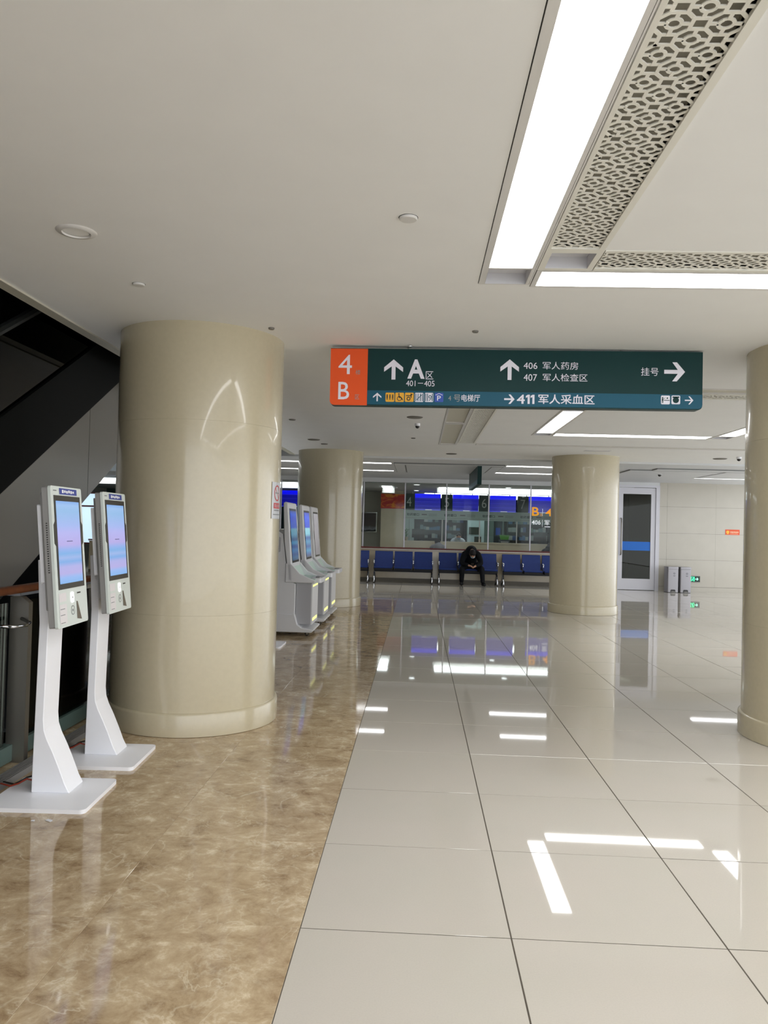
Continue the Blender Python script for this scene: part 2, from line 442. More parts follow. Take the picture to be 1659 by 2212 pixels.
# ring over the viewer
lamp_strip('lit white ceiling light strip running beside the long pierced vent', (0.312, 0.612, -2.4, 4.60), [(0.352, 0.588, -2.3, 4.305)], [(0.352, 0.588, 4.325, 4.585)])
vent('long pierced cream vent beside the long lit ceiling strip', (0.618, 0.918, -2.4, 4.335), (0.640, 0.884, 0.9, 4.00), [(0.655, 0.885, 4.06, 4.30)])
lamp_strip('lit white ceiling strip running crosswise past the pierced vent corner', (0.618, 4.30, 4.338, 4.64), [(0.652, 4.25, 4.362, 4.615)])
vent('crosswise pierced cream vent next to the crosswise lit strip', (0.920, 4.0, 4.02, 4.335), (0.925, 3.95, 4.045, 4.30))
lamp_strip('lit ceiling strip on the column side of the open hall', (4.31, 4.60, -2.4, 4.30), [(4.34, 4.57, -2.3, 4.25)])
lamp_strip('lit ceiling strip closing the nearest light rectangle', (0.62, 4.30, -2.4, -2.1), [(0.66, 4.26, -2.37, -2.13)])
# ring beyond the sign
lamp_strip('unlit cream ceiling light strip between plain ceiling and pierced vent', (0.305, 0.615, 7.85, 13.46), [(0.335, 0.585, 7.95, 10.66), (0.335, 0.585, 10.82, 13.36)], lit=False)
vent('long pierced vent beside the unlit cream light strip', (0.625, 0.915, 8.42, 13.14), (0.65, 0.885, 8.5, 13.08))
vent('crosswise pierced vent beyond the hanging green sign', (0.93, 6.3, 8.12, 8.42), (0.96, 6.27, 8.15, 8.39), g=0.08)
lamp_strip('unlit cream crosswise light strip beyond the hanging green sign', (0.625, 6.3, 7.82, 8.10), [(0.66, 6.26, 7.85, 8.07)], lit=False)
lamp_strip('lit lengthwise ceiling strip of the far U, nearer the unlit cream strip', (1.66, 1.965, 9.16, 11.88), [(1.695, 1.930, 9.42, 11.56)], [(1.695, 1.93, 9.19, 9.40), (1.695, 1.93, 11.60, 11.85)], m=M_LITF)
lamp_strip('lit crosswise ceiling strip at the bottom of the far U', (1.968, 4.27, 11.56, 11.90), [(1.99, 4.25, 11.60, 11.87)], m=M_LITF)
lamp_strip('lit lengthwise ceiling strip of the far U, nearer the panelled wall', (4.28, 4.585, 9.16, 11.88), [(4.315, 4.55, 9.42, 11.52)], [(4.315, 4.55, 11.56, 11.84)], m=M_LITF)
lamp_strip('unlit narrow crosswise ceiling strip beyond the far U of lights', (0.93, 8.2, 13.16, 13.42), [(0.95, 8.18, 13.20, 13.39)], lit=False)
CEX0 = -2.57
mb = MB()
for a, b, c, d in cells((CEX0, 11, -4, 15.95), HOLES): mb.box(a, b, c, d, CZ, CZ+0.03)
mb.box(CEX0, 11, -4, 15.95, CZ+0.13, CZ+0.3)
ceiling = struct('ceiling', mb, M_CEIL)
struct('trim_1', MB().box(CEX0-0.112, CEX0-0.012, -4, 15.95, CZ-0.0, CZ+0.28).box(CEX0-0.012, CEX0, -4, 15.95, CZ-0.012, CZ+0.28), M_UNLIT)
# lower metal ceiling of the waiting area
FZ = 2.94; H0 = len(HOLES)
G = 'lit strips over the waiting area'
for nm, r in (('lit strip over the waiting area running toward the kiosks', (-6.0, -0.60, 17.0, 17.30)), ('lit strip over the waiting area nearer the chairs, on the kiosk side', (-6.0, -0.62, 19.25, 19.55)),
              ('lit strip over the waiting area running toward the round column', (1.86, 4.3, 17.05, 17.35)), ('lit strip over the waiting area nearer the chairs, on the lone column side', (1.82, 4.6, 19.15, 19.47)),
              ('lit strip on the ceiling in front of the panelled wall', (6.72, 9.5, 19.3, 19.62))):
    lamp_strip(nm, r, [(r[0]+0.03, r[1]-0.03, r[2]+0.03, r[3]-0.03)], z=FZ, group=G, m=M_LITW)
fh = HOLES[H0:]
mb = MB()
for a, b, c, d in cells((-14, 11, 15.95, 22.3), fh): mb.box(a, b, c, d, FZ, FZ+0.03)
mb.box(-14, 11, 15.95, 33, FZ+0.12, FZ+0.34)
mb.box(-14, 11, 15.945, 15.955, FZ, CZ+0.3); mb.box(-14, -5.7, 11.0, 15.945, FZ, FZ+0.34)
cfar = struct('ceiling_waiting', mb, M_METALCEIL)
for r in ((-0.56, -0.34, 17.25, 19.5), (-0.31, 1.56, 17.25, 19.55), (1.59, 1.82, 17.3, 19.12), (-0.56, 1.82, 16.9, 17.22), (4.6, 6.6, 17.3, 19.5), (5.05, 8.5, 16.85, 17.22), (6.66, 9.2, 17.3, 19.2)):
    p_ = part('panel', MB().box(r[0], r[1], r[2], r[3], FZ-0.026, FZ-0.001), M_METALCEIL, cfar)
    part('shade_edge', frame_boxes((r[0]-0.012, r[1]+0.012, r[2]-0.012, r[3]+0.012), [r], FZ-0.024, FZ-0.001), mat('edge_shade_grey', (128, 130, 130), 0.6), p_)  # darker rim colour stands in for shade along the panel steps

# small ceiling fittings
def disc(label, x, y, r, z=CZ, name='detector_cover', cat='ceiling fitting', dark=False, ring=False):
    t = thing(name, label, cat, (x, y, z))
    if ring:
        part('trim_ring', MB().lathe([(r*0.66, -0.002), (r*0.70, -0.010), (r*0.93, -0.006), (r, 0.0)], 36, cap=False), M_FRAME, t, True)
        part('lens', MB().lathe([(0.001, 0.012), (r*0.68, 0.012), (r*0.68, -0.002)], 36, cap=False), mat('unlit_downlight', (128, 124, 108), 0.6), t)
    else:
        part('cover', MB().lathe([(r, 0.0), (r, -0.008), (r*0.9, -0.012), (0.001, -0.013)], 32, cap=False), mat('ceiling_cover_grey', (120, 116, 108), 0.6) if dark else M_FRAME, t, True)
        part('gap_ring', MB().lathe([(r*1.0, -0.001), (r*1.07, -0.001)], 32, cap=False), M_GAP, t)
    return t
disc('round white blank cover on the plain ceiling', -0.084, 3.625, 0.043)
disc('unlit recessed downlight with broad white ring', -1.76, 3.84, 0.10, name='downlight', cat='downlight', ring=True)
disc('small flush white cap between the downlight and the nearest column', -1.746, 4.684, 0.036)
disc('tiny dark cap at the top of the nearest column', -1.121, 5.70, 0.022, dark=True)
disc('tiny dark cap above the hanging green sign', 0.378, 5.70, 0.022, dark=True)
disc('round ceiling speaker beyond the green sign', -0.085, 10.2, 0.10, name='ceiling_speaker', dark=True)
disc('small dark cap on the ceiling beside the unlit strip', -0.12, 12.57, 0.035, dark=True)
disc('dark disc on the ceiling above the tall kiosks', -1.77, 10.66, 0.045, dark=True)
disc('pair of dark discs in front of the second column, larger one', -1.80, 13.1, 0.10, dark=True)
disc('pair of dark discs in front of the second column, smaller one', -1.70, 13.75, 0.06, dark=True)
disc('dark disc at the edge of the painted ceiling', 0.596, 15.06, 0.10, dark=True)
disc('dark disc on the painted ceiling beside a camera', 5.6, 14.87, 0.12, dark=True)
def dome_cam(label, x, y, z, r=0.05):
    t = thing('security_camera', label, 'camera', (x, y, z))
    part('mount', MB().lathe([(r, 0), (r, -0.03), (r*0.9, -0.035)], 20), M_WHITE, t, True)
    part('dome', MB().ball((0, 0, -0.04), r*0.8, 16, 10), M_BLACK, t, 'all')
dome_cam('small ceiling camera beyond the round speaker', -0.05, 10.83, CZ, 0.036)
dome_cam('ceiling camera beside a dark ceiling disc', 5.8, 14.5, CZ, 0.045)
dome_cam('ceiling camera over the white glazed door', 5.5, 18.2, FZ, 0.05)
def shallow(label, x0, x1, y0, y1):
    o = link('ceiling_hatch', MB().box(x0, x1, y0, y1, CZ-0.004, CZ+0.001).mesh('ceiling_hatch'), M_RECESS); tag(o, label, 'hatch')
shallow('small grey slot in the ceiling beyond the far U of lights', 2.9, 3.35, 13.85, 14.05)

# ------------------------------------------------------------------ columns
CR = 0.635
def column(label, x, y, top=CZ):
    t = thing('column', label, 'column', (x, y, 0), group='round beige columns')
    part('column_base', MB().lathe([(CR+0.014, 0), (CR+0.022, 0.003), (CR+0.022, 0.153), (CR+0.019, 0.161), (CR+0.010, 0.167), (CR-0.01, 0.170)], 96, cap=False), M_COLUMN, t, True)
    g = 0.0005
    for z0, z1 in ((0.160, 0.860), (0.860, 2.270), (2.270, top+0.02)):
        part('shaft_drum', MB().lathe([(CR-0.0012, z0+g*0.2), (CR, z0+g*1.1), (CR, z1-g*1.1), (CR-0.0012, z1-g*0.2)], 96, cap=False), M_COLUMN, t, True)
    return t
C1 = column('round beige column with a no-smoking notice, beside the slim kiosks', -1.745, 6.15)
column('round beige column behind the row of tall kiosks', -1.745, 15.25)
column('round beige column standing alone in front of the chairs and white door', 3.19, 15.25)
column('round beige column in front of the panelled wall at the bins', 3.19, 6.15)

# no-smoking notice bent round the first column
M_PLATE = mat('notice_plate', (196, 198, 202), 0.3)
M_RED = mat('notice_red', (196, 40, 52), 0.4)
M_GREYINK = mat('notice_grey_ink', (130, 134, 136), 0.5)
A_T = math.atan2(-1.745, 6.15)                        # bearing of the column from the viewer
# angle measured from +x, going round toward the viewer
tan_a = math.acos(CR/math.hypot(1.745, 6.15))
dirc = math.atan2(-6.15, 1.745)                       # column centre -> viewer
a_edge = dirc + tan_a
A0, A1 = a_edge-0.46, a_edge-0.14
def fr_notice(u, v, d):                               # u 0..1 across, v metres up
    a = A0+(A1-A0)*u; r = CR+0.004+d
    return (r*math.cos(a), r*math.sin(a), v)
def fband(mb, u0, u1, v0, v1, fr, d=0.0, n=8):
    for k in range(n): frect(mb, u0+(u1-u0)*k/n, u0+(u1-u0)*(k+1)/n, v0, v1, fr, d)
    return mb
nt = thing('no_smoking_notice', 'white no-smoking notice fixed to the nearest round column', 'notice', (-1.745, 6.15, 0))
mb = MB()
for k in range(8):
    flat(mb, [(k/8, 1.575), ((k+1)/8, 1.575), ((k+1)/8, 1.86), (k/8, 1.86)], fr_notice)
part('plate', mb, M_PLATE, nt, True)
mb = MB(); fcirc(mb, 0.5, 1.775, 0.062, fr_notice, 0.002, 0.052, 28, 1/0.2); fbar(mb, (0.5-0.2, 1.815), (0.5+0.2, 1.735), 0.010, fr_notice, 0.002)
fband(mb, 0.16, 0.84, 1.655, 1.698, fr_notice, 0.002)
part('red_print', mb, M_RED, nt)
part('cigarette', fband(MB(), 0.28, 0.66, 1.772, 1.780, fr_notice, 0.003), M_GREYINK, nt); part('grey_print', fband(MB(), 0.2, 0.8, 1.636, 1.645, fr_notice, 0.002), M_GREYINK, nt); part('grey_print', fband(MB(), 0.12, 0.88, 1.604, 1.612, fr_notice, 0.002), M_GREYINK, nt)
mb = MB(); text(mb, '禁止吸烟', 0.22, 0.78, 1.664, 1.690, fr_notice, 0.0, 0.003)
part('lettering', mb, M_PLATE, nt)

# ------------------------------------------------------------------ hanging signs
M_SIGNG = mat('sign_dark_green', (22, 56, 56), 0.4, spec=0.15)
M_SIGNR = mat('sign_orange_red', (236, 92, 44), 0.45, spec=0.15)
M_SIGNB = mat('sign_teal_strip', (26, 86, 108), 0.4, spec=0.2)
M_LET = mat('sign_lettering', (232, 230, 240), 0.5, spec=0.2)
M_LETD = mat('sign_faded_lettering', (150, 150, 146), 0.5)
M_YEL = mat('pictogram_yellow', (232, 170, 20), 0.4)
M_BLUE = mat('pictogram_blue', (18, 70, 170), 0.4)
M_INK = mat('pictogram_ink', (30, 40, 38), 0.5)
SW, SH, ST = 2.924, 0.455, 0.09
def sign_body(t):
    out = rr(0, SW, -SH, 0, 0.035, 5, only=(2, 3))
    part('casing', MB().prism(out, 'y', 0, ST), M_SIGNG, t, True)
    part('orange_end_panel', MB().prism(rr(0, 0.297, -SH, -0.004, 0.035, 5, only=(2,)), 'y', -0.003, 0.004), M_SIGNR, t)
    part('teal_strip', MB().prism(rr(0.2975, SW, -SH+0.008, -0.335, 0.033, 5, only=(3,)), 'y', -0.003, 0.004), M_SIGNB, t)
    for u in (0.62, 2.3):
        part('hanger', MB().tube([(u, ST/2, -0.01), (u, ST/2, 0.045)], 0.006), M_STEEL, t)
sgn = thing('hanging_sign', 'long dark green hanging direction sign with orange end panel', 'sign', (-0.735, 6.2, 2.952))
sgn.rotation_euler = (0, -0.0052, 0)
sign_body(sgn)
part('ceiling_hook', MB().ball((0.63, -0.02, 0.018), (0.022, 0.02, 0.014)), M_CHROME, sgn, 'all')
fs = lambda u, v, d: (u, -0.0045-d, v)
part('lettering', text(MB(), '4', 0.064, 0.172, -0.208, -0.053, fs, 0.0), M_LET, sgn)
part('lettering', text(MB(), 'B', 0.066, 0.154, -0.41, -0.271, fs, 0.006), M_LET, sgn)
part('lettering', text(MB(), 'A', 0.615, 0.752, -0.238, -0.084, fs, 0.03), M_LET, sgn)
part('lettering', text(MB(), '区', 0.761, 0.821, -0.241, -0.178, fs, 0.0), M_LET, sgn)
part('lettering', text(MB(), '401－405', 0.606, 0.832, -0.298, -0.253, fs), M_LET, sgn)
part('lettering', text(MB(), '406', 1.531, 1.639, -0.149, -0.098, fs), M_LET, sgn)
part('lettering', text(MB(), '407', 1.533, 1.638, -0.243, -0.19, fs), M_LET, sgn)
part('lettering', text(MB(), '军人药房', 1.681, 1.958, -0.151, -0.091, fs), M_LET, sgn)
part('lettering', text(MB(), '军人检查区', 1.683, 2.032, -0.244, -0.184, fs), M_LET, sgn)
part('lettering', text(MB(), '挂号', 2.447, 2.582, -0.191, -0.127, fs), M_LET, sgn)
part('lettering', text(MB(), '4', 1.483, 1.545, -0.426, -0.353, fs, 0.02), M_LET, sgn)
for a_ in (1.575, 1.612): part('lettering', flat(MB(), [(a_-0.008, -0.426), (a_+0.009, -0.426), (a_+0.009, -0.353), (a_-0.006, -0.353), (a_-0.022, -0.363), (a_-0.022, -0.379), (a_-0.008, -0.372)], fs), M_LET, sgn)
part('lettering', text(MB(), '军人采血区', 1.651, 2.09, -0.424, -0.348, fs, 0.012), M_LET, sgn)
part('lettering', text(MB(), '电梯厅', 1.047, 1.193, -0.414, -0.358, fs, 0.008), M_LET, sgn)
part('lettering', text(MB(), '楼', 0.202, 0.24, -0.211, -0.173, fs), M_LETD, sgn)
part('lettering', text(MB(), '区', 0.202, 0.235, -0.408, -0.37, fs), M_LETD, sgn)
part('lettering', text(MB(), '4', 0.943, 0.965, -0.408, -0.37, fs), M_LETD, sgn)
part('lettering', text(MB(), '号', 0.985, 1.040, -0.416, -0.36, fs), M_LETD, sgn)
part('arrow', farrow(MB(), 0.429, 0.58, -0.247, -0.086, fs, 'up', 0.031), M_LET, sgn)
part('arrow', farrow(MB(), 1.349, 1.495, -0.238, -0.075, fs, 'up', 0.031), M_LET, sgn)
part('arrow', farrow(MB(), 2.626, 2.787, -0.233, -0.083, fs, 'right', 0.031), M_LET, sgn)
part('arrow', farrow(MB(), 0.345, 0.412, -0.422, -0.354, fs, 'up', 0.011), M_LET, sgn)
part('arrow', farrow(MB(), 1.383, 1.465, -0.428, -0.353, fs, 'right', 0.014), M_LET, sgn)
part('arrow', farrow(MB(), 2.788, 2.854, -0.412, -0.349, fs, 'right', 0.010), M_LET, sgn)
def pict(u0, u1, v0, v1, m, draw, ink, name):
    p = part(name, MB().prism(rr(u0, u1, v0, v1, 0.008, 3), 'y', -0.0055, -0.003), m, sgn)
    q = MB(); draw(q, (u0+u1)/2, (v0+v1)/2, (u1-u0)/70.0*1000*0.001); part('symbol', q, ink, p)
f2 = lambda u, v, d: (u, -0.0062-d, v)
def man(q, u, v, w=0.010, h=0.040):
    fcirc(q, u, v+h*0.42, 0.0055, f2); frect(q, u-w/2, u+w/2, v-h*0.12, v+h*0.28, f2); frect(q, u-w*0.45, u-w*0.08, v-h*0.5, v-h*0.12, f2); frect(q, u+w*0.08, u+w*0.45, v-h*0.5, v-h*0.12, f2)
def d_wc(q, u, v, s): man(q, u-0.022, v); man(q, u, v); man(q, u+0.022, v)
def d_wheel(q, u, v, s): fcirc(q, u-0.002, v-0.010, 0.019, f2, 0, 0.014); fcirc(q, u-0.006, v+0.026, 0.006, f2); fbar(q, (u-0.006, v+0.018), (u-0.002, v-0.004), 0.008, f2); fbar(q, (u-0.002, v-0.002), (u+0.014, v-0.002), 0.007, f2); fbar(q, (u+0.014, v-0.002), (u+0.024, v-0.022), 0.007, f2)
def d_esc(q, u, v, s): fcirc(q, u-0.006, v-0.012, 0.016, f2, 0, 0.009); fbar(q, (u-0.026, v+0.012), (u+0.018, v+0.012), 0.007, f2); fbar(q, (u+0.014, v-0.006), (u+0.014, v+0.028), 0.007, f2); flat(q, [(u+0.01, v+0.03), (u+0.03, v+0.022), (u+0.01, v+0.014)], f2)
def d_lift(q, u, v, s):
    for x in (-0.026, -0.009, 0.009, 0.026): frect(q, u+x-0.003, u+x+0.003, v-0.030, v+0.030, f2)
    fbar(q, (u-0.02, v-0.02), (u+0.02, v+0.02), 0.005, f2)
def d_lift2(q, u, v, s):
    for x in (-0.026, -0.012, 0.026): frect(q, u+x-0.003, u+x+0.003, v-0.030, v+0.030, f2)
    fcirc(q, u+0.008, v+0.004, 0.013, f2, 0, 0.007); fbar(q, (u-0.002, v-0.026), (u+0.02, v-0.010), 0.005, f2)
def d_p(q, u, v, s): text(q, 'P', u-0.015, u+0.015, v-0.026, v+0.014, f2, 0.01); fbar(q, (u-0.028, v+0.018), (u, v+0.031), 0.004, f2); fbar(q, (u, v+0.031), (u+0.028, v+0.018), 0.004, f2)
def d_desk(q, u, v, s): man(q, u-0.022, v-0.002, 0.011, 0.044); frect(q, u-0.012, u+0.032, v-0.006, v-0.001, f2); fcirc(q, u+0.014, v+0.014, 0.006, f2); fbar(q, (u-0.014, v+0.006), (u-0.002, v+0.018), 0.003, f2)
def d_face(q, u, v, s): fcirc(q, u, v-0.002, 0.024, f2); frect(q, u-0.026, u+0.026, v+0.016, v+0.026, f2)
pict(0.445, 0.515, -0.425, -0.352, M_YEL, d_wc, M_INK, 'toilet_pictogram'); pict(0.522, 0.592, -0.425, -0.351, M_YEL, d_wheel, M_INK, 'wheelchair_pictogram'); pict(0.599, 0.669, -0.423, -0.35, M_YEL, d_esc, M_INK, 'water_pictogram')
pict(0.678, 0.746, -0.423, -0.35, M_LET, d_lift, M_SIGNB, 'lift_pictogram'); pict(0.757, 0.824, -0.422, -0.349, M_LET, d_lift2, M_SIGNB, 'lift_pictogram'); pict(0.834, 0.904, -0.421, -0.348, M_BLUE, d_p, M_LET, 'parking_pictogram')
pict(2.604, 2.673, -0.414, -0.345, M_LET, d_desk, M_SIGNG, 'counter_pictogram'); pict(2.685, 2.752, -0.412, -0.344, M_LET, d_face, M_SIGNG, 'nurse_pictogram')
# the same kind of sign, seen nearly end-on, over the waiting area
sg2 = thing('hanging_sign', 'dark green hanging sign turned edge-on over the waiting chairs', 'sign', (1.25, 19.85, 2.935), -PI/2)
part('casing', MB().prism(rr(0, 2.85, -0.42, 0, 0.035, 5, only=(2, 3)), 'y', 0, ST), M_SIGNG, sg2, True)
part('teal_strip', MB().prism(rr(0.0, 2.85, -0.41, -0.31, 0.033, 5, only=(2, 3)), 'y', -0.003, 0.004), M_SIGNB, sg2)

# ------------------------------------------------------------------ atrium: escalator, railing
M_ESCBLK = mat('escalator_black_skirt', (15, 16, 15), 0.6, spec=0.12)
M_ESCGREY = mat('escalator_steel_cladding', (150, 147, 142), 0.25, 0.5)
M_VOID = mat('atrium_void_dark', (4, 5, 6), 0.8, spec=0.05)  # near-black colour stands in for the darkness of the unlit void
EXF = -3.0
esc = thing('escalator', 'black and steel escalator rising behind the glass railing', 'escalator', (EXF-0.6, 3.0, 0))
S = lambda mb: mb.move((-EXF+0.6, -3.0, 0))
y0, y1 = 2.0, 15.0
lo = lambda y: max(0.56*y-2.16, -0.4); md = lambda y: 0.566*y-1.394; hi = lambda y: 0.56*y-0.797
seams = [2.4, 4.6, 6.95, 9.3, 11.7, y1]
for a, b in zip(seams, seams[1:]):
    ys = [a+0.004, b-0.004]
    if a < 3.2 < b: ys = [a+0.004, 3.15, b-0.004]
    P = [(y, lo(y)) for y in ys] + [(y, md(y)) for y in reversed(ys)]
    part('cladding_panel', S(MB().prism(P, 'x', EXF-0.02, EXF)), M_ESCGREY, esc)
ys = [3.15, y1]
part('truss', S(MB().prism([(y, lo(y)+0.03) for y in ys]+[(y, md(y)) for y in reversed(ys)], 'x', EXF-1.2, EXF-0.021)), M_ESCBLK, esc)
part('skirt', S(MB().prism([(y, md(y)+0.004) for y in (2.5, y1)]+[(y, hi(y)) for y in (y1, 2.5)], 'x', EXF-0.06, EXF+0.015)), M_ESCBLK, esc)
part('skirt', S(MB().prism([(y, md(y)+0.004) for y in (2.5, y1)]+[(y, hi(y)) for y in (y1, 2.5)], 'x', EXF-1.2, EXF-1.14)), M_ESCBLK, esc)
part('handrail', S(MB().tube([(EXF-0.02, y, hi(y)+0.62) for y in (2.6, 6, 10, y1)], 0.035)), mat('escalator_handrail', (46, 48, 46), 0.4), esc)
part('balustrade_glass', S(MB().prism([(y, hi(y)) for y in (2.6, y1)]+[(y, hi(y)+0.59) for y in (y1, 2.6)], 'x', EXF-0.025, EXF-0.015)), glass_mat('escalator_glass', (0.12, 0.14, 0.14, 1)), esc)
# lower flight whose rounded black balustrade end shows through the railing glass
e2 = thing('escalator', 'black rounded balustrade end of the descending escalator below the railing', 'escalator', (-3.3, 6.5, -0.4))
S2 = lambda mb: mb.move((3.3, -6.5, 0.4))
def arc(c, r, a, b, n=10): return [(c[0]+r*math.cos(math.radians(a+(b-a)*k/n)), c[1]+r*math.sin(math.radians(a+(b-a)*k/n))) for k in range(n+1)]
prof = arc((6.4, 0.10), 0.62, 270, 90) + [(9.0, 0.72), (9.0, -0.52)]
part('balustrade', S2(MB().prism(prof, 'x', -3.05, -2.98)), mat('black_glass', (6, 8, 8), 0.1), e2, True)
part('handrail', S2(MB().tube([(-3.015, p[0], p[1]) for p in prof[:-1]], 0.04)), M_BLACK, e2, 'all')
part('step_bed', S2(MB().prism([(6.2, -0.9), (6.2, -0.2), (9.0, -0.9), (9.0, -1.4)], 'x', -3.9, -3.05)), M_ESCBLK, e2)
struct('wall_atrium_blackout', MB().box(-5.7, -5.5, -4, 11.2, -4, 6.2).box(-14, -5.7, 11.0, 11.2, -0.25, 3.3).box(-5.72, -5.68, 11.2, 15.95, 3.28, 6.2).box(-5.7, EDGE, 15.82, 15.94, 3.28, 6.2).box(-5.7, EDGE, 15.82, 15.94, -4, -0.26).box(-5.72, -5.68, 11.2, 15.95, -4, -0.26).box(-5.7, EDGE, -4.2, -4, -4, 6.2).box(-5.7, EDGE, -4, 15.8, 6.0, 6.2).box(-5.7, EDGE, -4, 11.2, -4.2, -4).box(EDGE, EDGE+0.1, -4, 15.8, CZ+0.3, 6.2).box(EDGE-0.02, EDGE, -4, 15.8, -4, -0.26), M_VOID)  # black walls added to keep world light out of the void
part('deck_ledge', S(MB().prism([(5.35, 0.985), (6.55, 0.985), (6.55, 1.015), (5.35, 1.015)], 'x', EXF+0.001, EXF+0.24)), mat('pale_ledge', (190, 192, 200), 0.3), esc)
# railing
RX = -2.50
rail = thing('glass_railing', 'glass railing with varnished wooden handrail beside the atrium', 'railing', (RX, 5, 0))
part('handrail', MB().rrect(-0.03, 0.04, 1.058, 1.108, 0.02, 'y', -7, 9.5), M_WOOD, rail, True)
part('base_curb', MB().box(-0.06, 0.0, -7, 9.5, 0.012, 0.115), mat('green_glass_edge', (96, 116, 110), 0.25), rail)
for k in range(-3, 5):
    ya = k*2.2-0.17+0.06; part('glass_panel', MB().box(-0.036, -0.026, ya, ya+2.06, 0.115, 1.0), M_GLASSDK, rail)
    yp = k*2.2-0.17
    p = part('post', MB().prism([(-0.045, 0), (0.075, 0), (0.075, 1.0), (0.03, 1.035), (-0.045, 1.035)], 'y', yp-0.02, yp+0.03), M_STEEL, rail)
    part('bracket', MB().tube([(0.02, yp-0.30, 0.885), (0.10, yp-0.26, 0.88), (0.115, yp-0.12, 0.875), (0.10, yp-0.05, 0.88), (0.03, yp-0.02, 0.90)], 0.011), M_CHROME, p, 'all')
cc = thing('cable_cover', 'ribbed grey cable cover strip on the floor behind the slim kiosks', 'cable cover', (-2.36, 4.6, 0))
part('strip', MB().prism([(-0.06, 0.0), (0.06, 0.0), (0.045, 0.028), (-0.045, 0.028)], 'y', -2.4, 1.2), mat('grey_rubber', (122, 120, 118), 0.6), cc)
for k in range(5): part('rib', MB().box(-0.036+k*0.016, -0.030+k*0.016, -2.4, 1.2, 0.028, 0.031), MATS['grey_rubber'], cc)

# ------------------------------------------------------------------ slim kiosks
def screen_mat(name, cols, strength, scale=1.0):
    m = bpy.data.materials.new(name); m.use_nodes = True
    nt_, b, N, Lk = nodes(m)
    tc = N('ShaderNodeTexCoord'); sx = N('ShaderNodeSeparateXYZ'); Lk(tc.outputs['Generated'], sx.inputs[0])
    rp = N('ShaderNodeValToRGB'); el = rp.color_ramp.elements
    while len(el) > 1: el.remove(el[-1])
    for k, (p, c) in enumerate(cols):
        if k == 0: el[0].position = p; el[0].color = L3(*c)
        else: x = el.new(p); x.color = L3(*c)
    Lk(sx.outputs['Z'], rp.inputs['Fac'])
    b.inputs['Base Color'].default_value = (0.02, 0.02, 0.03, 1); b.inputs['Roughness'].default_value = 0.15
    Lk(rp.outputs['Color'], b.inputs['Emission Color']); b.inputs['Emission Strength'].default_value = strength
    return m
M_SCR = screen_mat('kiosk_screen_pastel', [(0, (120, 176, 235)), (0.07, (140, 180, 240)), (0.12, (176, 170, 228)), (0.2, (170, 172, 230)), (0.26, (112, 168, 230)), (0.31, (150, 178, 232)), (0.36, (112, 172, 230)), (0.41, (140, 172, 235)),
      (0.47, (178, 168, 230)), (0.62, (176, 178, 240)), (0.70, (158, 182, 240)), (0.88, (140, 186, 232)), (0.95, (150, 190, 238)), (1.0, (120, 170, 235))], 0.52)
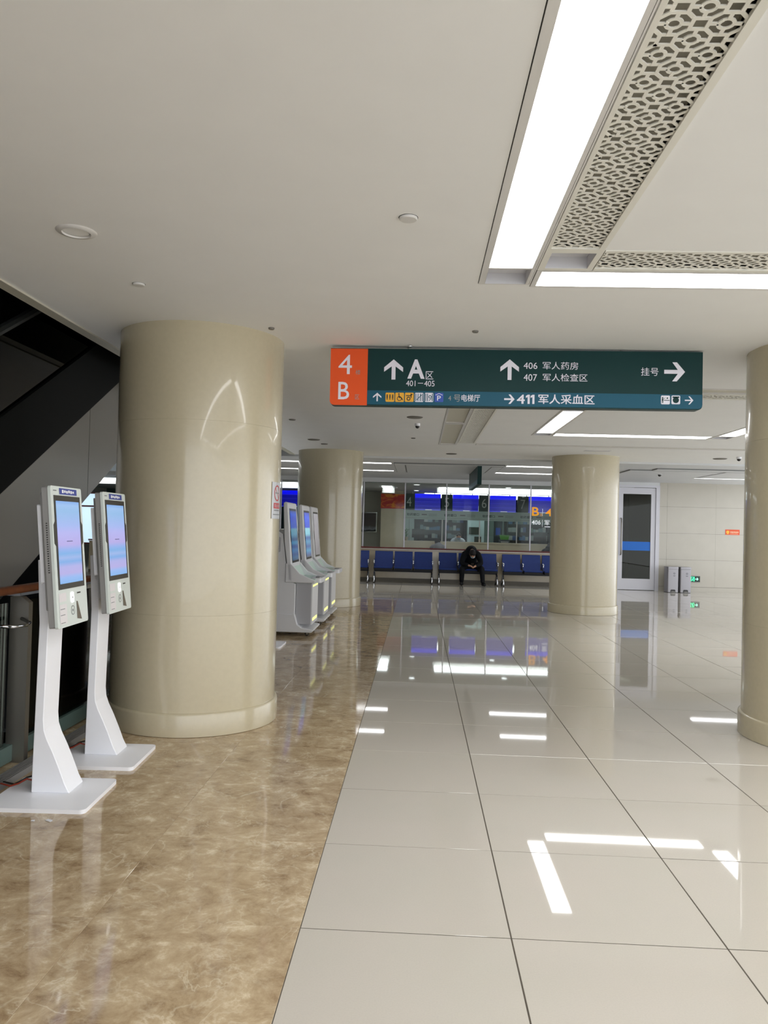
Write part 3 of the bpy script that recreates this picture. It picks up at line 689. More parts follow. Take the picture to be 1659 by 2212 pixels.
def slim_kiosk():
    t = thing('payment_kiosk', 'slim white self-service kiosk beside the white paper scraps', 'kiosk', group='slim white self-service kiosks')
    part('base_plate', MB().rrect(-0.27, 0.27, -0.255, 0.255, 0.03, 'z', 0.0, 0.022), M_WHITE, t, True)
    # post: flat blade with a foot sweeping forward
    P = [(-0.118, 0.022), (0.092, 0.022), (0.066, 0.07), (0.03, 0.16), (-0.005, 0.24), (-0.040, 0.31), (-0.058, 0.36), (-0.064, 0.42), (-0.055, 0.95), (-0.080, 1.30), (-0.125, 1.30), (-0.105, 0.95)]
    part('post', MB().prism(P, 'y', -0.01, 0.19), M_WHITE, t, False, 0.003, 1)
    # tilted head
    tilt = math.radians(-5.2)
    M = Matrix.Translation((0.075, 0.0, 0.945)) @ Matrix.Rotation(tilt, 4, 'Y')
    q0, q1 = -0.20, 0.22
    hd = part('display_housing', MB().prism(rr(q0, q1, 0, 0.765, 0.014), 'x', -0.012, 0.004).xf(M), M_WHITE2, t, True)
    part('rear_housing', MB().prism(rr(q0+0.004, q1-0.004, 0.004, 0.761, 0.012), 'x', -0.045, -0.012).xf(M), M_GREYSIDE, t, True)
    part('back_box', MB().prism(rr(q0+0.03, q1-0.03, 0.10, 0.73, 0.01), 'x', -0.066, -0.045).xf(M), M_GREYSIDE, t)
    part('back_cover', MB().prism(rr(q0+0.045, q1-0.045, 0.245, 0.67, 0.01), 'x', -0.092, -0.066).xf(M), M_WHITE, t)
    a, b = q0+0.033, q1-0.033
    bez = [(a, 0.205), (b, 0.205), (b, 0.44), (b+0.018, 0.455), (b+0.018, 0.555), (b, 0.575), (b, 0.715), (a, 0.715), (a, 0.575), (a-0.018, 0.555), (a-0.018, 0.455), (a, 0.44)]
    bz = part('bezel', MB().prism(bez, 'x', 0.003, 0.0065).xf(M), M_BLACK, t)
    part('screen', MB().prism([(a+0.02, 0.235), (b-0.02, 0.235), (b-0.02, 0.685), (a+0.02, 0.685)], 'x', 0.0066, 0.0072).xf(M), M_SCR, bz)
    fk = lambda u, v, d: M @ Vector((0.0050+d, u, v))
    lb = part('header_label', frect(MB(), q0+0.11, q1-0.07, 0.722, 0.756, fk), mat('header_blue', (42, 60, 150), 0.4), t, label='dark blue header label with white print')
    g = MB()
    for k_ in range(6): frect(g, q0+0.145+k_*0.0285, q0+0.167+k_*0.0285, 0.730+0.003*(k_ % 2), 0.748-0.002*(k_ % 3), fk, 0.0006)
    part('print', g, M_WHITE, lb)
    part('small_print', frect(MB(), q0+0.03, q0+0.075, 0.738, 0.744, fk), M_GREYINK, t)
    part('screen_line', frect(MB(), -0.03, 0.05, 0.462, 0.467, lambda u, v, d: M @ Vector((0.0075, u, v))), mat('screen_faint_ink', (120, 118, 170), 0.5), t)
    pn = part('card_panel', frect(frect(MB(), q0+0.03, q0+0.125, 0.02, 0.125, fk, 0.0003), q0+0.03, q0+0.125, 0.14, 0.185, fk, 0.0003), mat('panel_pinkish_white', (226, 222, 224), 0.4), t)
    for z in (0.100, 0.068, 0.026): part('slot_line', frect(MB(), q0+0.04, q0+0.10, z-0.002, z+0.002, fk, 0.0006), M_GREYINK, pn)
    part('scanner_window', MB().prism(rr(-0.012, 0.026, 0.125, 0.182, 0.01, 3), 'x', 0.004, 0.007).xf(M), mat('scanner_glow', (255, 255, 255), 0.5, emit=(255, 255, 255), estr=1.6), t)
    g = MB(); fcirc(g, 0.007, 0.153, 0.007, lambda u, v, d: M @ Vector((0.0075, u, v)), 0, 0, 12); part('scanner_mark', g, M_BLACK, t)
    g = MB(); fcirc(g, 0.007, 0.082, 0.026, fk, 0.0004, 0.022, 20); fcirc(g, 0.007, 0.082, 0.008, fk, 0.0004); part('card_reader_mark', g, M_GREYINK, t)
    part('receipt_slot', flat(MB(), [(0.062, 0.03), (0.125, 0.02), (0.078, 0.125), (0.062, 0.128)], fk, 0.0006), mat('slot_dark', (104, 96, 84), 0.6), t)
    part('ticket_slot', frect(MB(), 0.075, 0.125, 0.168, 0.176, fk, 0.0006), M_BLACK, t)
    for s_ in range(22):
        zz = 0.30+s_*0.0125
        part('vent_slot', MB().box(-0.032, -0.024, q0+0.0025, q0+0.0035, zz, zz+0.005).xf(M), M_BLACK, t)
    part('cable', MB().tube([(-0.118, 0.06, 0.06), (-0.17, 0.05, 0.075), (-0.22, 0.06, 0.045), (-0.27, 0.07, 0.026), (-0.33, 0.08, 0.036)], 0.005), mat('red_cable', (150, 54, 34), 0.5), t, 'all')
    part('cable', MB().tube([(-0.118, 0.12, 0.05), (-0.16, 0.13, 0.07), (-0.20, 0.12, 0.06), (-0.26, 0.10, 0.026), (-0.33, 0.11, 0.036)], 0.005), M_BLACK, t, 'all')
    return t
k1 = slim_kiosk(); k1.location = (-1.975, 4.262, 0); k1.rotation_euler = (0, 0, math.radians(2.5))
k2 = dup(k1); k2.location = (-1.99, 4.985, 0); k2['label'] = 'slim white self-service kiosk close against the nearest round column'
for x, y, r, lab, s in ((-1.832, 3.915, 0.5, 'larger white paper scrap on the marble floor', 1.0), (-1.908, 3.902, 0.1, 'tiny white paper scrap on the marble floor', 0.45)):
    o = link('paper_scrap', MB().poly([(-0.020*s, -0.008*s, 0.001), (0.020*s, -0.009*s, 0.002), (0.022*s, 0.008*s, 0.006), (-0.018*s, 0.009*s, 0.003)]).prism([(-0.02*s, -0.008*s), (0.02*s, -0.008*s), (0.02*s, 0.008*s), (-0.018*s, 0.008*s)], 'z', 0.0, 0.0015).mesh('paper_scrap'), M_WHITE)
    o.location = (x, y, 0.001); o.rotation_euler = (0, 0, -r); tag(o, lab, 'paper')

# ------------------------------------------------------------------ tall kiosks behind the column
M_KB = mat('tall_kiosk_shell', (224, 224, 226), 0.4)
M_KG = mat('tall_kiosk_grey', (176, 176, 180), 0.5)
M_MINT = mat('tall_kiosk_mint_inside', (198, 218, 206), 0.4)
M_YSTRIP = mat('yellow_glow_strip', (238, 238, 150), 0.5, emit=(240, 242, 140), estr=0.6)
S_BLUE = screen_mat('kiosk_screen_blue', [(0, (24, 60, 90)), (0.06, (30, 90, 130)), (0.12, (14, 60, 120)), (0.2, (30, 100, 150)), (0.28, (10, 50, 120)), (0.36, (40, 120, 160)), (0.42, (14, 60, 110)), (0.52, (70, 130, 160)), (0.62, (80, 140, 160)), (0.66, (10, 70, 170)), (0.86, (8, 60, 180)), (0.93, (16, 84, 200)), (1, (30, 60, 120))], 0.5)
S_BLUE2 = screen_mat('kiosk_screen_bright_blue', [(0, (20, 40, 70)), (0.07, (14, 70, 130)), (0.15, (40, 130, 170)), (0.24, (14, 60, 130)), (0.34, (50, 130, 170)), (0.44, (14, 70, 140)), (0.52, (110, 180, 200)), (0.64, (130, 190, 205)), (0.67, (10, 60, 190)), (0.9, (14, 80, 215)), (1, (20, 50, 160))], 0.6)
S_GREY = screen_mat('kiosk_screen_pale', [(0, (120, 120, 130)), (0.3, (150, 148, 156)), (0.6, (168, 166, 176)), (1, (176, 176, 186))], 0.35)
def tall_kiosk(label, scr):
    """origin on the floor at the near front corner; front faces +x, width runs along +y"""
    t = thing('registration_kiosk', label, 'kiosk', group='tall white registration kiosks')
    w0, w1 = 0.0, 0.78
    # x is measured from the base front edge
    part('rear_body', MB().prism([(-0.95, 0.05), (-0.26, 0.05), (-0.26, 0.72), (-0.37, 0.76), (-0.45, 1.40), (-0.56, 1.46), (-0.95, 1.46)], 'y', w0+0.02, w1-0.02), M_KB, t, False, 0.01, 2)
    part('side_vent', MB().prism(rr(-0.62, -0.48, 1.15, 1.36, 0.02), 'y', w0+0.016, w0+0.021), M_KG, t)
    part('side_lock', MB().box(-0.57, -0.545, w0+0.014, w0+0.02, 0.60, 0.645), M_BLACK, t)
    hd = MB().prism([(-0.352, 0.76), (-0.300, 0.76), (-0.395, 1.835), (-0.425, 1.85), (-0.455, 1.83), (-0.43, 1.3)], 'y', w0, w1)
    part('head_panel', hd, M_KB, t, False, 0.012, 2)
    def fp(u, v, d):   # on the tilted face
        x = -0.300+(-0.395+0.300)*(v-0.76)/(1.835-0.76); return (x+0.001+d, u, v)
    bz = part('bezel', flat(MB(), [(0.09, 1.0), (0.69, 1.0), (0.69, 1.28), (0.725, 1.31), (0.725, 1.43), (0.69, 1.46), (0.69, 1.76), (0.09, 1.76), (0.09, 1.46), (0.055, 1.43), (0.055, 1.31), (0.09, 1.28)], fp), M_BLACK, t)
    part('screen', frect(MB(), 0.12, 0.66, 1.03, 1.73, fp, 0.002), scr, bz)
    # console with raised sides
    for ya in (w0, w1-0.035):
        part('console_side', MB().prism([(-0.40, 0.735), (0.0, 0.735), (0.02, 0.77), (-0.06, 0.80), (-0.20, 0.86), (-0.29, 0.96), (-0.33, 1.0), (-0.40, 1.0)], 'y', ya, ya+0.035), M_KB, t, False, 0.01, 2)
    part('console_tray', MB().prism([(-0.40, 0.735), (0.0, 0.735), (0.015, 0.79), (-0.24, 0.80), (-0.315, 0.95), (-0.40, 0.95)], 'y', w0+0.035, w1-0.035), M_MINT, t)
    part('console_lip', MB().rrect(-0.06, 0.085, w0+0.10, w1-0.10, 0.04, 'z', 0.735, 0.80), M_KB, t, True)
    part('palm_scanner', MB().rrect(0.0, 0.07, 0.16, 0.30, 0.02, 'z', 0.80, 0.815), M_GREYSIDE, t)
    part('lower_cabinet', MB().box(-0.255, -0.045, w0+0.08, w1-0.08, 0.16, 0.735), M_KG, t)
    dr = part('front_panel', MB().box(-0.045, -0.03, w0+0.08, w1-0.08, 0.155, 0.735), M_KB, t)
    part('light_strip', MB().box(-0.030, -0.027, w0+0.14, w1-0.14, 0.675, 0.70), M_YSTRIP, dr)
    part('light_strip', MB().box(-0.030, -0.027, w0+0.16, w1-0.16, 0.20, 0.24), M_YSTRIP, dr)
    part('foot', MB().prism([(-0.92, 0.055), (-0.02, 0.055), (0.0, 0.07), (0.0, 0.09), (-0.16, 0.12), (-0.22, 0.16), (-0.26, 0.30), (-0.30, 0.30), (-0.92, 0.30)], 'y', w0+0.0, w1), M_KB, t, False, 0.008, 2)
    for x in (-0.82, -0.09):
        for y in (0.09, 0.69):
            c = part('castor', MB().prism([(x+0.028*math.cos(k*PI/8), 0.0285+0.028*math.sin(k*PI/8)) for k in range(16)], 'y', y-0.012, y+0.012), M_BLACK, t)
            part('fork', MB().box(x-0.012, x+0.02, y-0.02, y-0.014, 0.02, 0.06).box(x-0.012, x+0.02, y+0.014, y+0.02, 0.02, 0.06), M_CHROME, c)
    return t
def set_screen(t, m):
    for c in t.children:
        if c.name.startswith('bezel'):
            s_ = c.children[0]; s_.data = s_.data.copy(); s_.data.materials.clear(); s_.data.materials.append(m)
K = tall_kiosk('tall white registration kiosk first in the row, blue screen', S_BLUE); K.location = (-1.415, 10.72, 0)
Kb = dup(K); Kb.location = (-1.40, 11.98, 0); Kb['label'] = 'middle tall white registration kiosk with the brightest blue screen'; set_screen(Kb, S_BLUE2)
Kc = dup(K); Kc.location = (-1.40, 13.05, 0); Kc['label'] = 'tall white registration kiosk with a pale blank screen, against the second column'; set_screen(Kc, S_GREY)
o = thing('floor_stand_base', 'white floor plate of a stand hidden behind the nearest column', 'stand', (-1.95, 9.86, 0))
part('plate', MB().rrect(-0.28, 0.28, -0.24, 0.24, 0.03, 'z', 0, 0.022), M_WHITE, o, True)
part('post', MB().prism([(-0.11, 0.022), (0.06, 0.022), (-0.03, 0.30), (-0.05, 0.42), (-0.05, 1.35), (-0.11, 1.35)], 'y', -0.1, 0.1), M_WHITE, o)

# ------------------------------------------------------------------ waiting chairs
M_SEAT = add_mottle(mat('blue_leatherette', (36, 58, 124), 0.5, spec=0.3), (32, 53, 116), 20, 0.5)
M_SEATU = mat('seat_black_underside', (14, 16, 24), 0.5)
def bench():
    t = thing('chair_bench', 'waiting bench', 'bench', group='blue three-seat waiting benches')
    SWd = 0.553
    for k in range(3):
        x0 = k*SWd+0.03; x1 = (k+1)*SWd-0.03
        st = part('seat', MB().prism([(-0.30, 0.405), (-0.315, 0.43), (-0.29, 0.45), (-0.05, 0.425), (0.12, 0.43), (0.14, 0.41)], 'x', x0, x1), M_SEAT, t, False, 0.006, 2)
        part('underside', MB().prism([(-0.29, 0.345), (0.10, 0.36), (0.13, 0.41), (-0.30, 0.404)], 'x', x0+0.004, x1-0.004), M_SEATU, st)
        bk = part('backrest', MB().prism([(0.10, 0.42), (0.155, 0.42), (0.27, 0.84), (0.275, 0.86), (0.25, 0.865), (0.225, 0.85), (0.16, 0.64)], 'x', x0-0.005, x1+0.005), M_SEAT, t, False, 0.008, 2)
        part('back_shell', MB().prism([(0.157, 0.43), (0.172, 0.43), (0.288, 0.84), (0.273, 0.84)], 'x', x0+0.02, x1-0.02), M_SEATU, bk)
    part('beam', MB().box(0.03, 3*SWd-0.03, -0.03, 0.05, 0.30, 0.355), M_SEATU, t)
    for k in range(4):
        x = min(max(k*SWd, 0.022), 3*SWd-0.022)
        a = part('armrest', MB().tube([(x, 0.13, 0.42), (x, 0.14, 0.58), (x, 0.10, 0.625), (x, -0.16, 0.625), (x, -0.22, 0.60), (x, -0.20, 0.52), (x, -0.06, 0.36)], 0.016), M_CHROME, t, 'all')
        part('arm_cap', MB().ball((x, -0.215, 0.607), 0.027), M_CHROME, a, 'all')
    for k in (0, 3):
        x = min(max(k*SWd, 0.03), 3*SWd-0.03)
        part('leg', MB().tube([(x, -0.26, 0.02), (x, -0.14, 0.20), (x, -0.02, 0.34)], 0.022).tube([(x, 0.26, 0.02), (x, 0.14, 0.20), (x, 0.04, 0.34)], 0.022), M_CHROME, t, 'all')
        for y in (-0.27, 0.27): part('foot', MB().ball((x, y, 0.014), (0.03, 0.04, 0.014)), M_BLACK, t, 'all')
    return t
BY = 21.82
b0 = bench(); b0.location = (0.567, BY, 0); b0['label'] = 'blue three-seat bench on which the person in black sits'
for x, lab in ((-1.224, 'blue three-seat bench between the person and the second column'), (-3.0, 'blue three-seat bench partly hidden by the second column'), (2.335, 'blue three-seat bench partly hidden by the lone column'), (4.1, 'blue bench wholly behind the lone column')):
    if x == 4.1: continue
    c = dup(b0); c.location = (x, BY, 0); c['label'] = lab

# ------------------------------------------------------------------ glazed partition over a low wall
M_BEIGE = add_mottle(mat('beige_stone', (196, 184, 160), 0.18), (188, 176, 152), 6, 0.6)
M_GREYWALL = mat('grey_green_wall', (178, 176, 164), 0.6)
M_MULL = mat('white_mullion', (216, 216, 226), 0.3)
PY = 22.25
par = struct('wall_parapet', MB().box(-9.5, 5.40, PY, PY+0.16, 0, 0.90), M_BEIGE)
part('skirting', MB().box(-9.5, 5.40, PY-0.012, PY, 0, 0.10), mat('grey_skirting', (110, 104, 92), 0.4), par)
part('cap', MB().box(-9.5, 5.40, PY-0.05, PY+0.20, 0.90, 0.925), mat('pale_cap', (222, 208, 196), 0.3), par)
tr = struct('trim_2', MB().rrect(PY-0.09, PY-0.02, 0.935, 0.972, 0.014, 'x', -9.5, 5.40), mat('dark_red_rail', (104, 30, 24), 0.3), True)
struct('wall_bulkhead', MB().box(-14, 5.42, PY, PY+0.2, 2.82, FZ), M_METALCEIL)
MX = [-8.72, -7.53, -6.34, -5.15, -3.96, -2.77, -1.58, -0.40, 0.78, 1.98, 3.16, 4.34, 5.40]
for k, (a, b) in enumerate(zip(MX, MX[1:])):
    w = struct('window_%d' % (k+1), MB().box(a-0.016, a+0.016, PY+0.05, PY+0.10, 0.925, 2.82), M_MULL)
    part('glass_pane', MB().box(a+0.016, b-0.016, PY+0.068, PY+0.078, 0.93, 2.82), M_GLASS, w)
# lettering stuck on one pane
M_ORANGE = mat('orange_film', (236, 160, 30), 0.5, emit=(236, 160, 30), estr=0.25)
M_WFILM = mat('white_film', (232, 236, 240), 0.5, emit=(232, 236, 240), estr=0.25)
fd = lambda u, v, d: (u, PY+0.064-d, v)
dc = thing('glass_decal', 'orange and white room lettering on the partition glass by the lone column', 'lettering', (3.2, PY+0.064, 1.4))
D = lambda mb: mb.move((-3.2, -PY-0.064, -1.4))
for b_, r_, k_ in (('B', (3.20, 3.40, 1.965, 2.215), 0.02), ('区', (3.43, 3.50, 1.965, 2.03), 0.0), ('4', (3.58, 3.76, 1.965, 2.18), 0.01)): part('orange_lettering', D(text(MB(), b_, *r_, fd, k_)), M_ORANGE, dc)
part('room_number', D(text(MB(), '406', 3.20, 3.45, 1.72, 1.845, fd, 0.01)), M_WFILM, dc); part('white_lettering', D(text(MB(), '军', 3.56, 3.70, 1.71, 1.85, fd, 0.01)), M_WFILM, dc)
for r_ in ((3.492, 3.500, 1.66, 1.86), (3.492, 3.500, 1.97, 2.17), (3.56, 3.72, 1.655, 1.675)): part('white_line', D(frect(MB(), *r_, fd)), M_WFILM, dc)

# ------------------------------------------------------------------ right-hand wall with door, bins, notices
RY = 21.6
M_PANEL = add_mottle(mat('cream_wall_panel', (188, 183, 171), 0.16), (182, 177, 165), 3, 0.5)
wr = struct('wall_back', MB().box(6.55, 11, RY+0.02, RY+0.2, 0, FZ), M_TILEJOINT)
for xa, xb in ((6.55, 6.747), (6.75, 8.0525), (8.0545, 9.3525), (9.3545, 10.9)):
    for za, zb in ((0.135, 0.862), (0.866, 1.574), (1.578, 2.292), (2.296, FZ)):
        part('panel', MB().box(xa, xb, RY, RY+0.02, za, zb), M_PANEL, wr)
part('skirting', MB().box(6.55, 10.9, RY-0.012, RY+0.02, 0, 0.13), M_PANEL, wr)
M_DOOR = mat('white_door_paint', (214, 214, 222), 0.35)
dj = struct('door_1', MB().box(5.40, 5.46, RY, RY+0.14, 0, 2.86).box(6.45, 6.55, RY, RY+0.14, 0, 2.86).box(5.46, 6.45, RY, RY+0.14, 2.80, 2.86), M_DOOR)
lf = part('leaf', MB().box(5.465, 5.57, RY+0.03, RY+0.08, 0.01, 2.79).box(6.325, 6.445, RY+0.03, RY+0.08, 0.01, 2.79).box(5.57, 6.325, RY+0.03, RY+0.08, 2.62, 2.79).box(5.57, 6.325, RY+0.03, RY+0.08, 0.01, 0.31), M_DOOR, dj)
part('glass_pane', MB().box(5.57, 6.325, RY+0.05, RY+0.06, 0.31, 2.62), M_GLASSDOOR, lf)
part('blue_strip', MB().box(5.571, 6.324, RY+0.046, RY+0.05, 1.08, 1.32), mat('blue_film', (16, 108, 206), 0.5), lf)
part('door_handle', MB().tube([(5.52, RY+0.03, 0.95), (5.52, RY-0.03, 0.97), (5.52, RY-0.035, 1.2), (5.52, RY-0.035, 1.75), (5.52, RY-0.03, 1.93), (5.52, RY+0.03, 1.95)], 0.016), M_STEEL, lf, 'all')
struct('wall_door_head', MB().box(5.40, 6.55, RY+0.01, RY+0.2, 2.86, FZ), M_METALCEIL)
struct('wall_door_side', MB().box(5.38, 5.40, RY, 33, 0, FZ), M_GREYWALL)
struct('wall_room_right', MB().box(5.4, 11, 25.0, 25.2, 0, FZ).box(6.45, 6.75, 24.7, 25.0, 0, FZ).box(6.55, 6.7, RY+0.2, 25, 0, FZ), mat('olive_room_wall', (96, 94, 78), 0.5))
M_BIN = mat('grey_bin_metal', (150, 148, 152), 0.3, 0.4)
def pedal_bin(x, lab):
    t = thing('pedal_bin', lab, 'bin', (x, 21.24, 0), group='grey pedal bins by the wall')
    part('body', MB().prism(rr(-0.145, 0.145, -0.16, 0.16, 0.03, 4), 'z', 0.012, 0.62), M_BIN, t, True)
    part('lid', MB().prism(rr(-0.148, 0.148, -0.163, 0.163, 0.03, 4), 'z', 0.624, 0.685), M_BIN, t, True, 0.0)
    part('base', MB().prism(rr(-0.14, 0.14, -0.155, 0.155, 0.03, 4), 'z', 0, 0.012), M_BLACK, t)
    part('pedal_recess', MB().prism(rr(-0.065, 0.065, 0.015, 0.085, 0.03, 4, only=(0, 1)), 'y', -0.164, -0.158), M_BLACK, t)
    part('pedal', MB().box(-0.045, 0.045, -0.19, -0.158, 0.02, 0.032), M_STEEL, t)
    fb = lambda u, v, d: (u, -0.162, v)
    q = MB()
    for k in range(3):
        a = math.radians(90+120*k); b = math.radians(90+120*(k+1)); R = 0.034
        p0 = (0.03+R*math.cos(a), 0.51+R*math.sin(a)); p1 = (0.03+R*math.cos(b), 0.51+R*math.sin(b))
        fbar(q, (p0[0]*0.8+p1[0]*0.2, p0[1]*0.8+p1[1]*0.2), (p0[0]*0.2+p1[0]*0.8, p0[1]*0.2+p1[1]*0.8), 0.011, fb)
    frect(q, 0.0, 0.06, 0.448, 0.456, fb); frect(q, 0.008, 0.052, 0.434, 0.441, fb)
    part('recycling_mark', q, mat('bin_print', (70, 72, 84), 0.5), t)
pedal_bin(6.775, 'grey pedal bin beside the white door'); pedal_bin(7.105, 'grey pedal bin beside the green exit light')
ex = thing('exit_sign', 'small green emergency exit light low on the panelled wall', 'exit sign', (7.525, RY, 0.35))
part('casing', MB().box(-0.13, 0.13, -0.02, 0.0, -0.08, 0.08), mat('exit_dark_green', (8, 40, 30), 0.3), ex)
M_EXIT = mat('exit_glow', (40, 240, 150), 0.4, emit=(60, 255, 170), estr=1.3)
fe = lambda u, v, d: (u, -0.0215-d, v)
q = MB(); frect(q, -0.11, -0.015, 0.050, 0.058, fe); frect(q, -0.11, -0.102, -0.06, 0.058, fe); frect(q, -0.023, -0.015, -0.06, 0.058, fe); fcirc(q, -0.05, 0.032, 0.012, fe)
fbar(q, (-0.055, 0.018), (-0.068, -0.018), 0.018, fe); fbar(q, (-0.068, -0.018), (-0.045, -0.035), 0.011, fe); fbar(q, (-0.045, -0.035), (-0.05, -0.06), 0.011, fe); fbar(q, (-0.07, -0.018), (-0.092, -0.05), 0.011, fe); fbar(q, (-0.06, 0.012), (-0.085, 0.0), 0.009, fe); fbar(q, (-0.055, 0.012), (-0.032, -0.004), 0.009, fe)
part('running_figure', q, M_EXIT, ex)
q = MB(); farrow(q, 0.0, 0.085, -0.035, 0.035, fe, 'right', 0.016); part('arrow', q, mat('exit_arrow', (150, 255, 210), 0.4, emit=(150, 255, 215), estr=1.0), ex)
og = thing('wall_notice', 'small orange notice with yellow emblem on the panelled wall', 'notice', (8.50, RY, 1.645))
part('plate', MB().box(-0.19, 0.19, -0.006, 0, -0.072, 0.072), mat('notice_orange', (226, 84, 34), 0.4), og)
fo = lambda u, v, d: (u, -0.0068, v)
q = MB(); fcirc(q, -0.125, 0.0, 0.042, fo); frect(q, -0.15, -0.10, -0.055, -0.045, fo); part('emblem', q, mat('emblem_yellow', (250, 190, 60), 0.5), og)
q = MB(); 
for k in range(5): frect(q, -0.055+k*0.045, -0.022+k*0.045, -0.014-0.004*(k % 2), 0.018, fo)
frect(q, -0.06, 0.15, -0.05, -0.042, fo)
part('print', q, mat('notice_pale_print', (250, 206, 170), 0.5), og)

# ------------------------------------------------------------------ pharmacy beyond the glass
M_LED = screen_mat('led_board_blue', [(0, (6, 8, 150)), (0.02, (90, 96, 210)), (0.04, (3, 4, 110)), (0.25, (4, 5, 118)), (0.255, (48, 50, 180)), (0.275, (3, 4, 112)), (0.5, (4, 5, 120)), (0.505, (42, 44, 178)), (0.525, (3, 4, 112)), (0.74, (4, 5, 130)), (0.745, (42, 46, 190)), (0.765, (4, 8, 205)), (1, (4, 10, 225))], 0.75)
M_BOARD = mat('number_board_green', (26, 54, 48), 0.4)
M_NUM = mat('number_board_numeral', (170, 178, 172), 0.5)
M_FASCIA = mat('frosted_fascia', (176, 196, 190), 0.4)
CYc = 27.0
CZP = 2.80
cp_ = struct('ceiling_pharmacy', MB().box(-14, 5.38, PY+0.2, 33, CZP, CZP+0.06), mat('pharmacy_ceiling', (176, 176, 174), 0.6))
for lab, r in (('broad lit ceiling trough over the pharmacy windows', (0.6, 5.2, 24.0, 24.5)), ('added fill light strip hidden over the medicine shelves', (0.2, 4.8, 28.2, 28.6)), ('short lit ceiling trough beside the red banner', (-1.15, -0.85, 23.9, 25.3)), ('lit ceiling trough over the windows behind the kiosks', (-11.8, -3.6, 23.2, 23.7))):  # the strip over the shelves is an unseen fill light added for the store
    t = thing('ceiling_light', lab, 'ceiling light', ((r[0]+r[1])/2, (r[2]+r[3])/2, CZP)); cx, cyy = (r[0]+r[1])/2, (r[2]+r[3])/2
    part('diffuser', MB().box(r[0], r[1], r[2], r[3], CZP-0.03, CZP-0.001).move((-cx, -cyy, -CZP)), M_LIT2, t)
    part('side_reflector', MB().box(r[0]-0.05, r[1]+0.05, r[3], r[3]+0.03, CZP-0.15, CZP-0.001).move((-cx, -cyy, -CZP)), M_FRAME, t)
for x, y, lab in ((-0.08, 22.75, 'lit round downlight just inside the partition glass'), (-0.10, 26.3, 'lit round downlight near window four'), (2.62, 23.2, 'lit round downlight above the middle windows'), (2.55, 26.2, 'lit round downlight near window six')):
    t = thing('downlight', lab, 'downlight', (x, y, CZP))
    part('lens', MB().lathe([(0.001, -0.012), (0.085, -0.012), (0.085, -0.001)], 24, cap=False), M_LIT2, t)
    part('trim_ring', MB().lathe([(0.085, -0.014), (0.11, -0.010), (0.115, -0.001)], 24, cap=False), M_FRAME, t, True)
def window_board(x, n, lab, w=0.885, numeral=True):
    t = thing('window_board', lab, 'display board', (x, CYc, 2.16), group='numbered boards over the pharmacy windows')
    part('number_panel', MB().box(-0.19, 0.185, 0, 0.08, 0, 0.56), M_BOARD, t)
    if n: part('numeral', text(MB(), n, -0.09, 0.07, 0.12, 0.44, lambda u, v, d: (u, -0.002, v)), M_NUM, t)
    part('led_screen', MB().box(0.19, 0.19+w, -0.02, 0.08, 0.0, 0.56), M_LED, t)
    part('hanger', MB().box(0.1, 0.13, 0.03, 0.06, 0.56, 0.645), M_STEEL, t); part('hanger', MB().box(0.85, 0.88, 0.03, 0.06, 0.56, 0.645), M_STEEL, t)
    part('bright_line', MB().box(0.55, 0.78, -0.024, -0.02, 0.0, 0.02), M_WFILM, t)
for n, x in (('4', -0.335), ('5', 0.965), ('6', 2.245), ('7', 3.57)):
    window_board(x, n, 'blue display board with the numeral %s over its pharmacy window' % n)
window_board(-6.25, '', 'blue display board seen between the kiosks and the nearest column'); window_board(-4.95, '', 'blue display board glimpsed beside the second column')
cnt = thing('pharmacy_counter', 'long beige stone pharmacy counter below the numbered boards', 'counter', (1.9, CYc, 0))
part('counter_front', MB().box(-2.415, 3.4, -0.15, 0.0, 0, 1.06), M_BEIGE, cnt)
part('counter_top', MB().box(-2.415, 3.4, -0.22, 0.5, 1.06, 1.10), M_BEIGE, cnt)
pf = thing('window_screen', 'frosted fascia band and glazing of the pharmacy windows', 'window screen', (1.9, CYc, 0))
fas = part('fascia', MB().box(-2.42, 3.4, 0.0, 0.03, 1.84, 2.158), M_FASCIA, pf)
part('fascia_line', MB().box(-2.42, 3.4, -0.004, 0.0, 1.885, 1.893), M_GREYINK, fas)
q = MB(); fq = lambda u, v, d: (u-1.9, -0.006, v)
for x in (-0.41, 0.87, 2.19, 3.48): text(q, '取药窗口', x, x+0.42, 1.955, 2.045, fq, 0.01)
part('lettering', q, mat('fascia_lettering', (44, 66, 66), 0.5), fas)
q = MB()
for x in (0.1, 1.42, 2.72, 4.02):
    frect(q, x, x+0.18, 1.985, 2.025, fq); frect(q, x+0.24, x+0.52, 2.015, 2.028, fq); frect(q, x+0.24, x+0.52, 1.965, 1.978, fq)
part('small_print', q, M_GREYINK, fas)
for x in (-2.42, -1.1, 0.18, 1.45, 2.75):
    part('window_divider', MB().box(x, x+0.035, 0.0, 0.03, 1.101, 1.84), M_FRAME, pf)
for a, b in ((-2.385, -1.1), (-1.065, 0.18), (0.215, 1.45), (1.485, 2.75), (2.785, 3.4)):
    part('window_glass', MB().box(a, b, 0.010, 0.018, 1.32, 1.84), M_GLASS, pf)
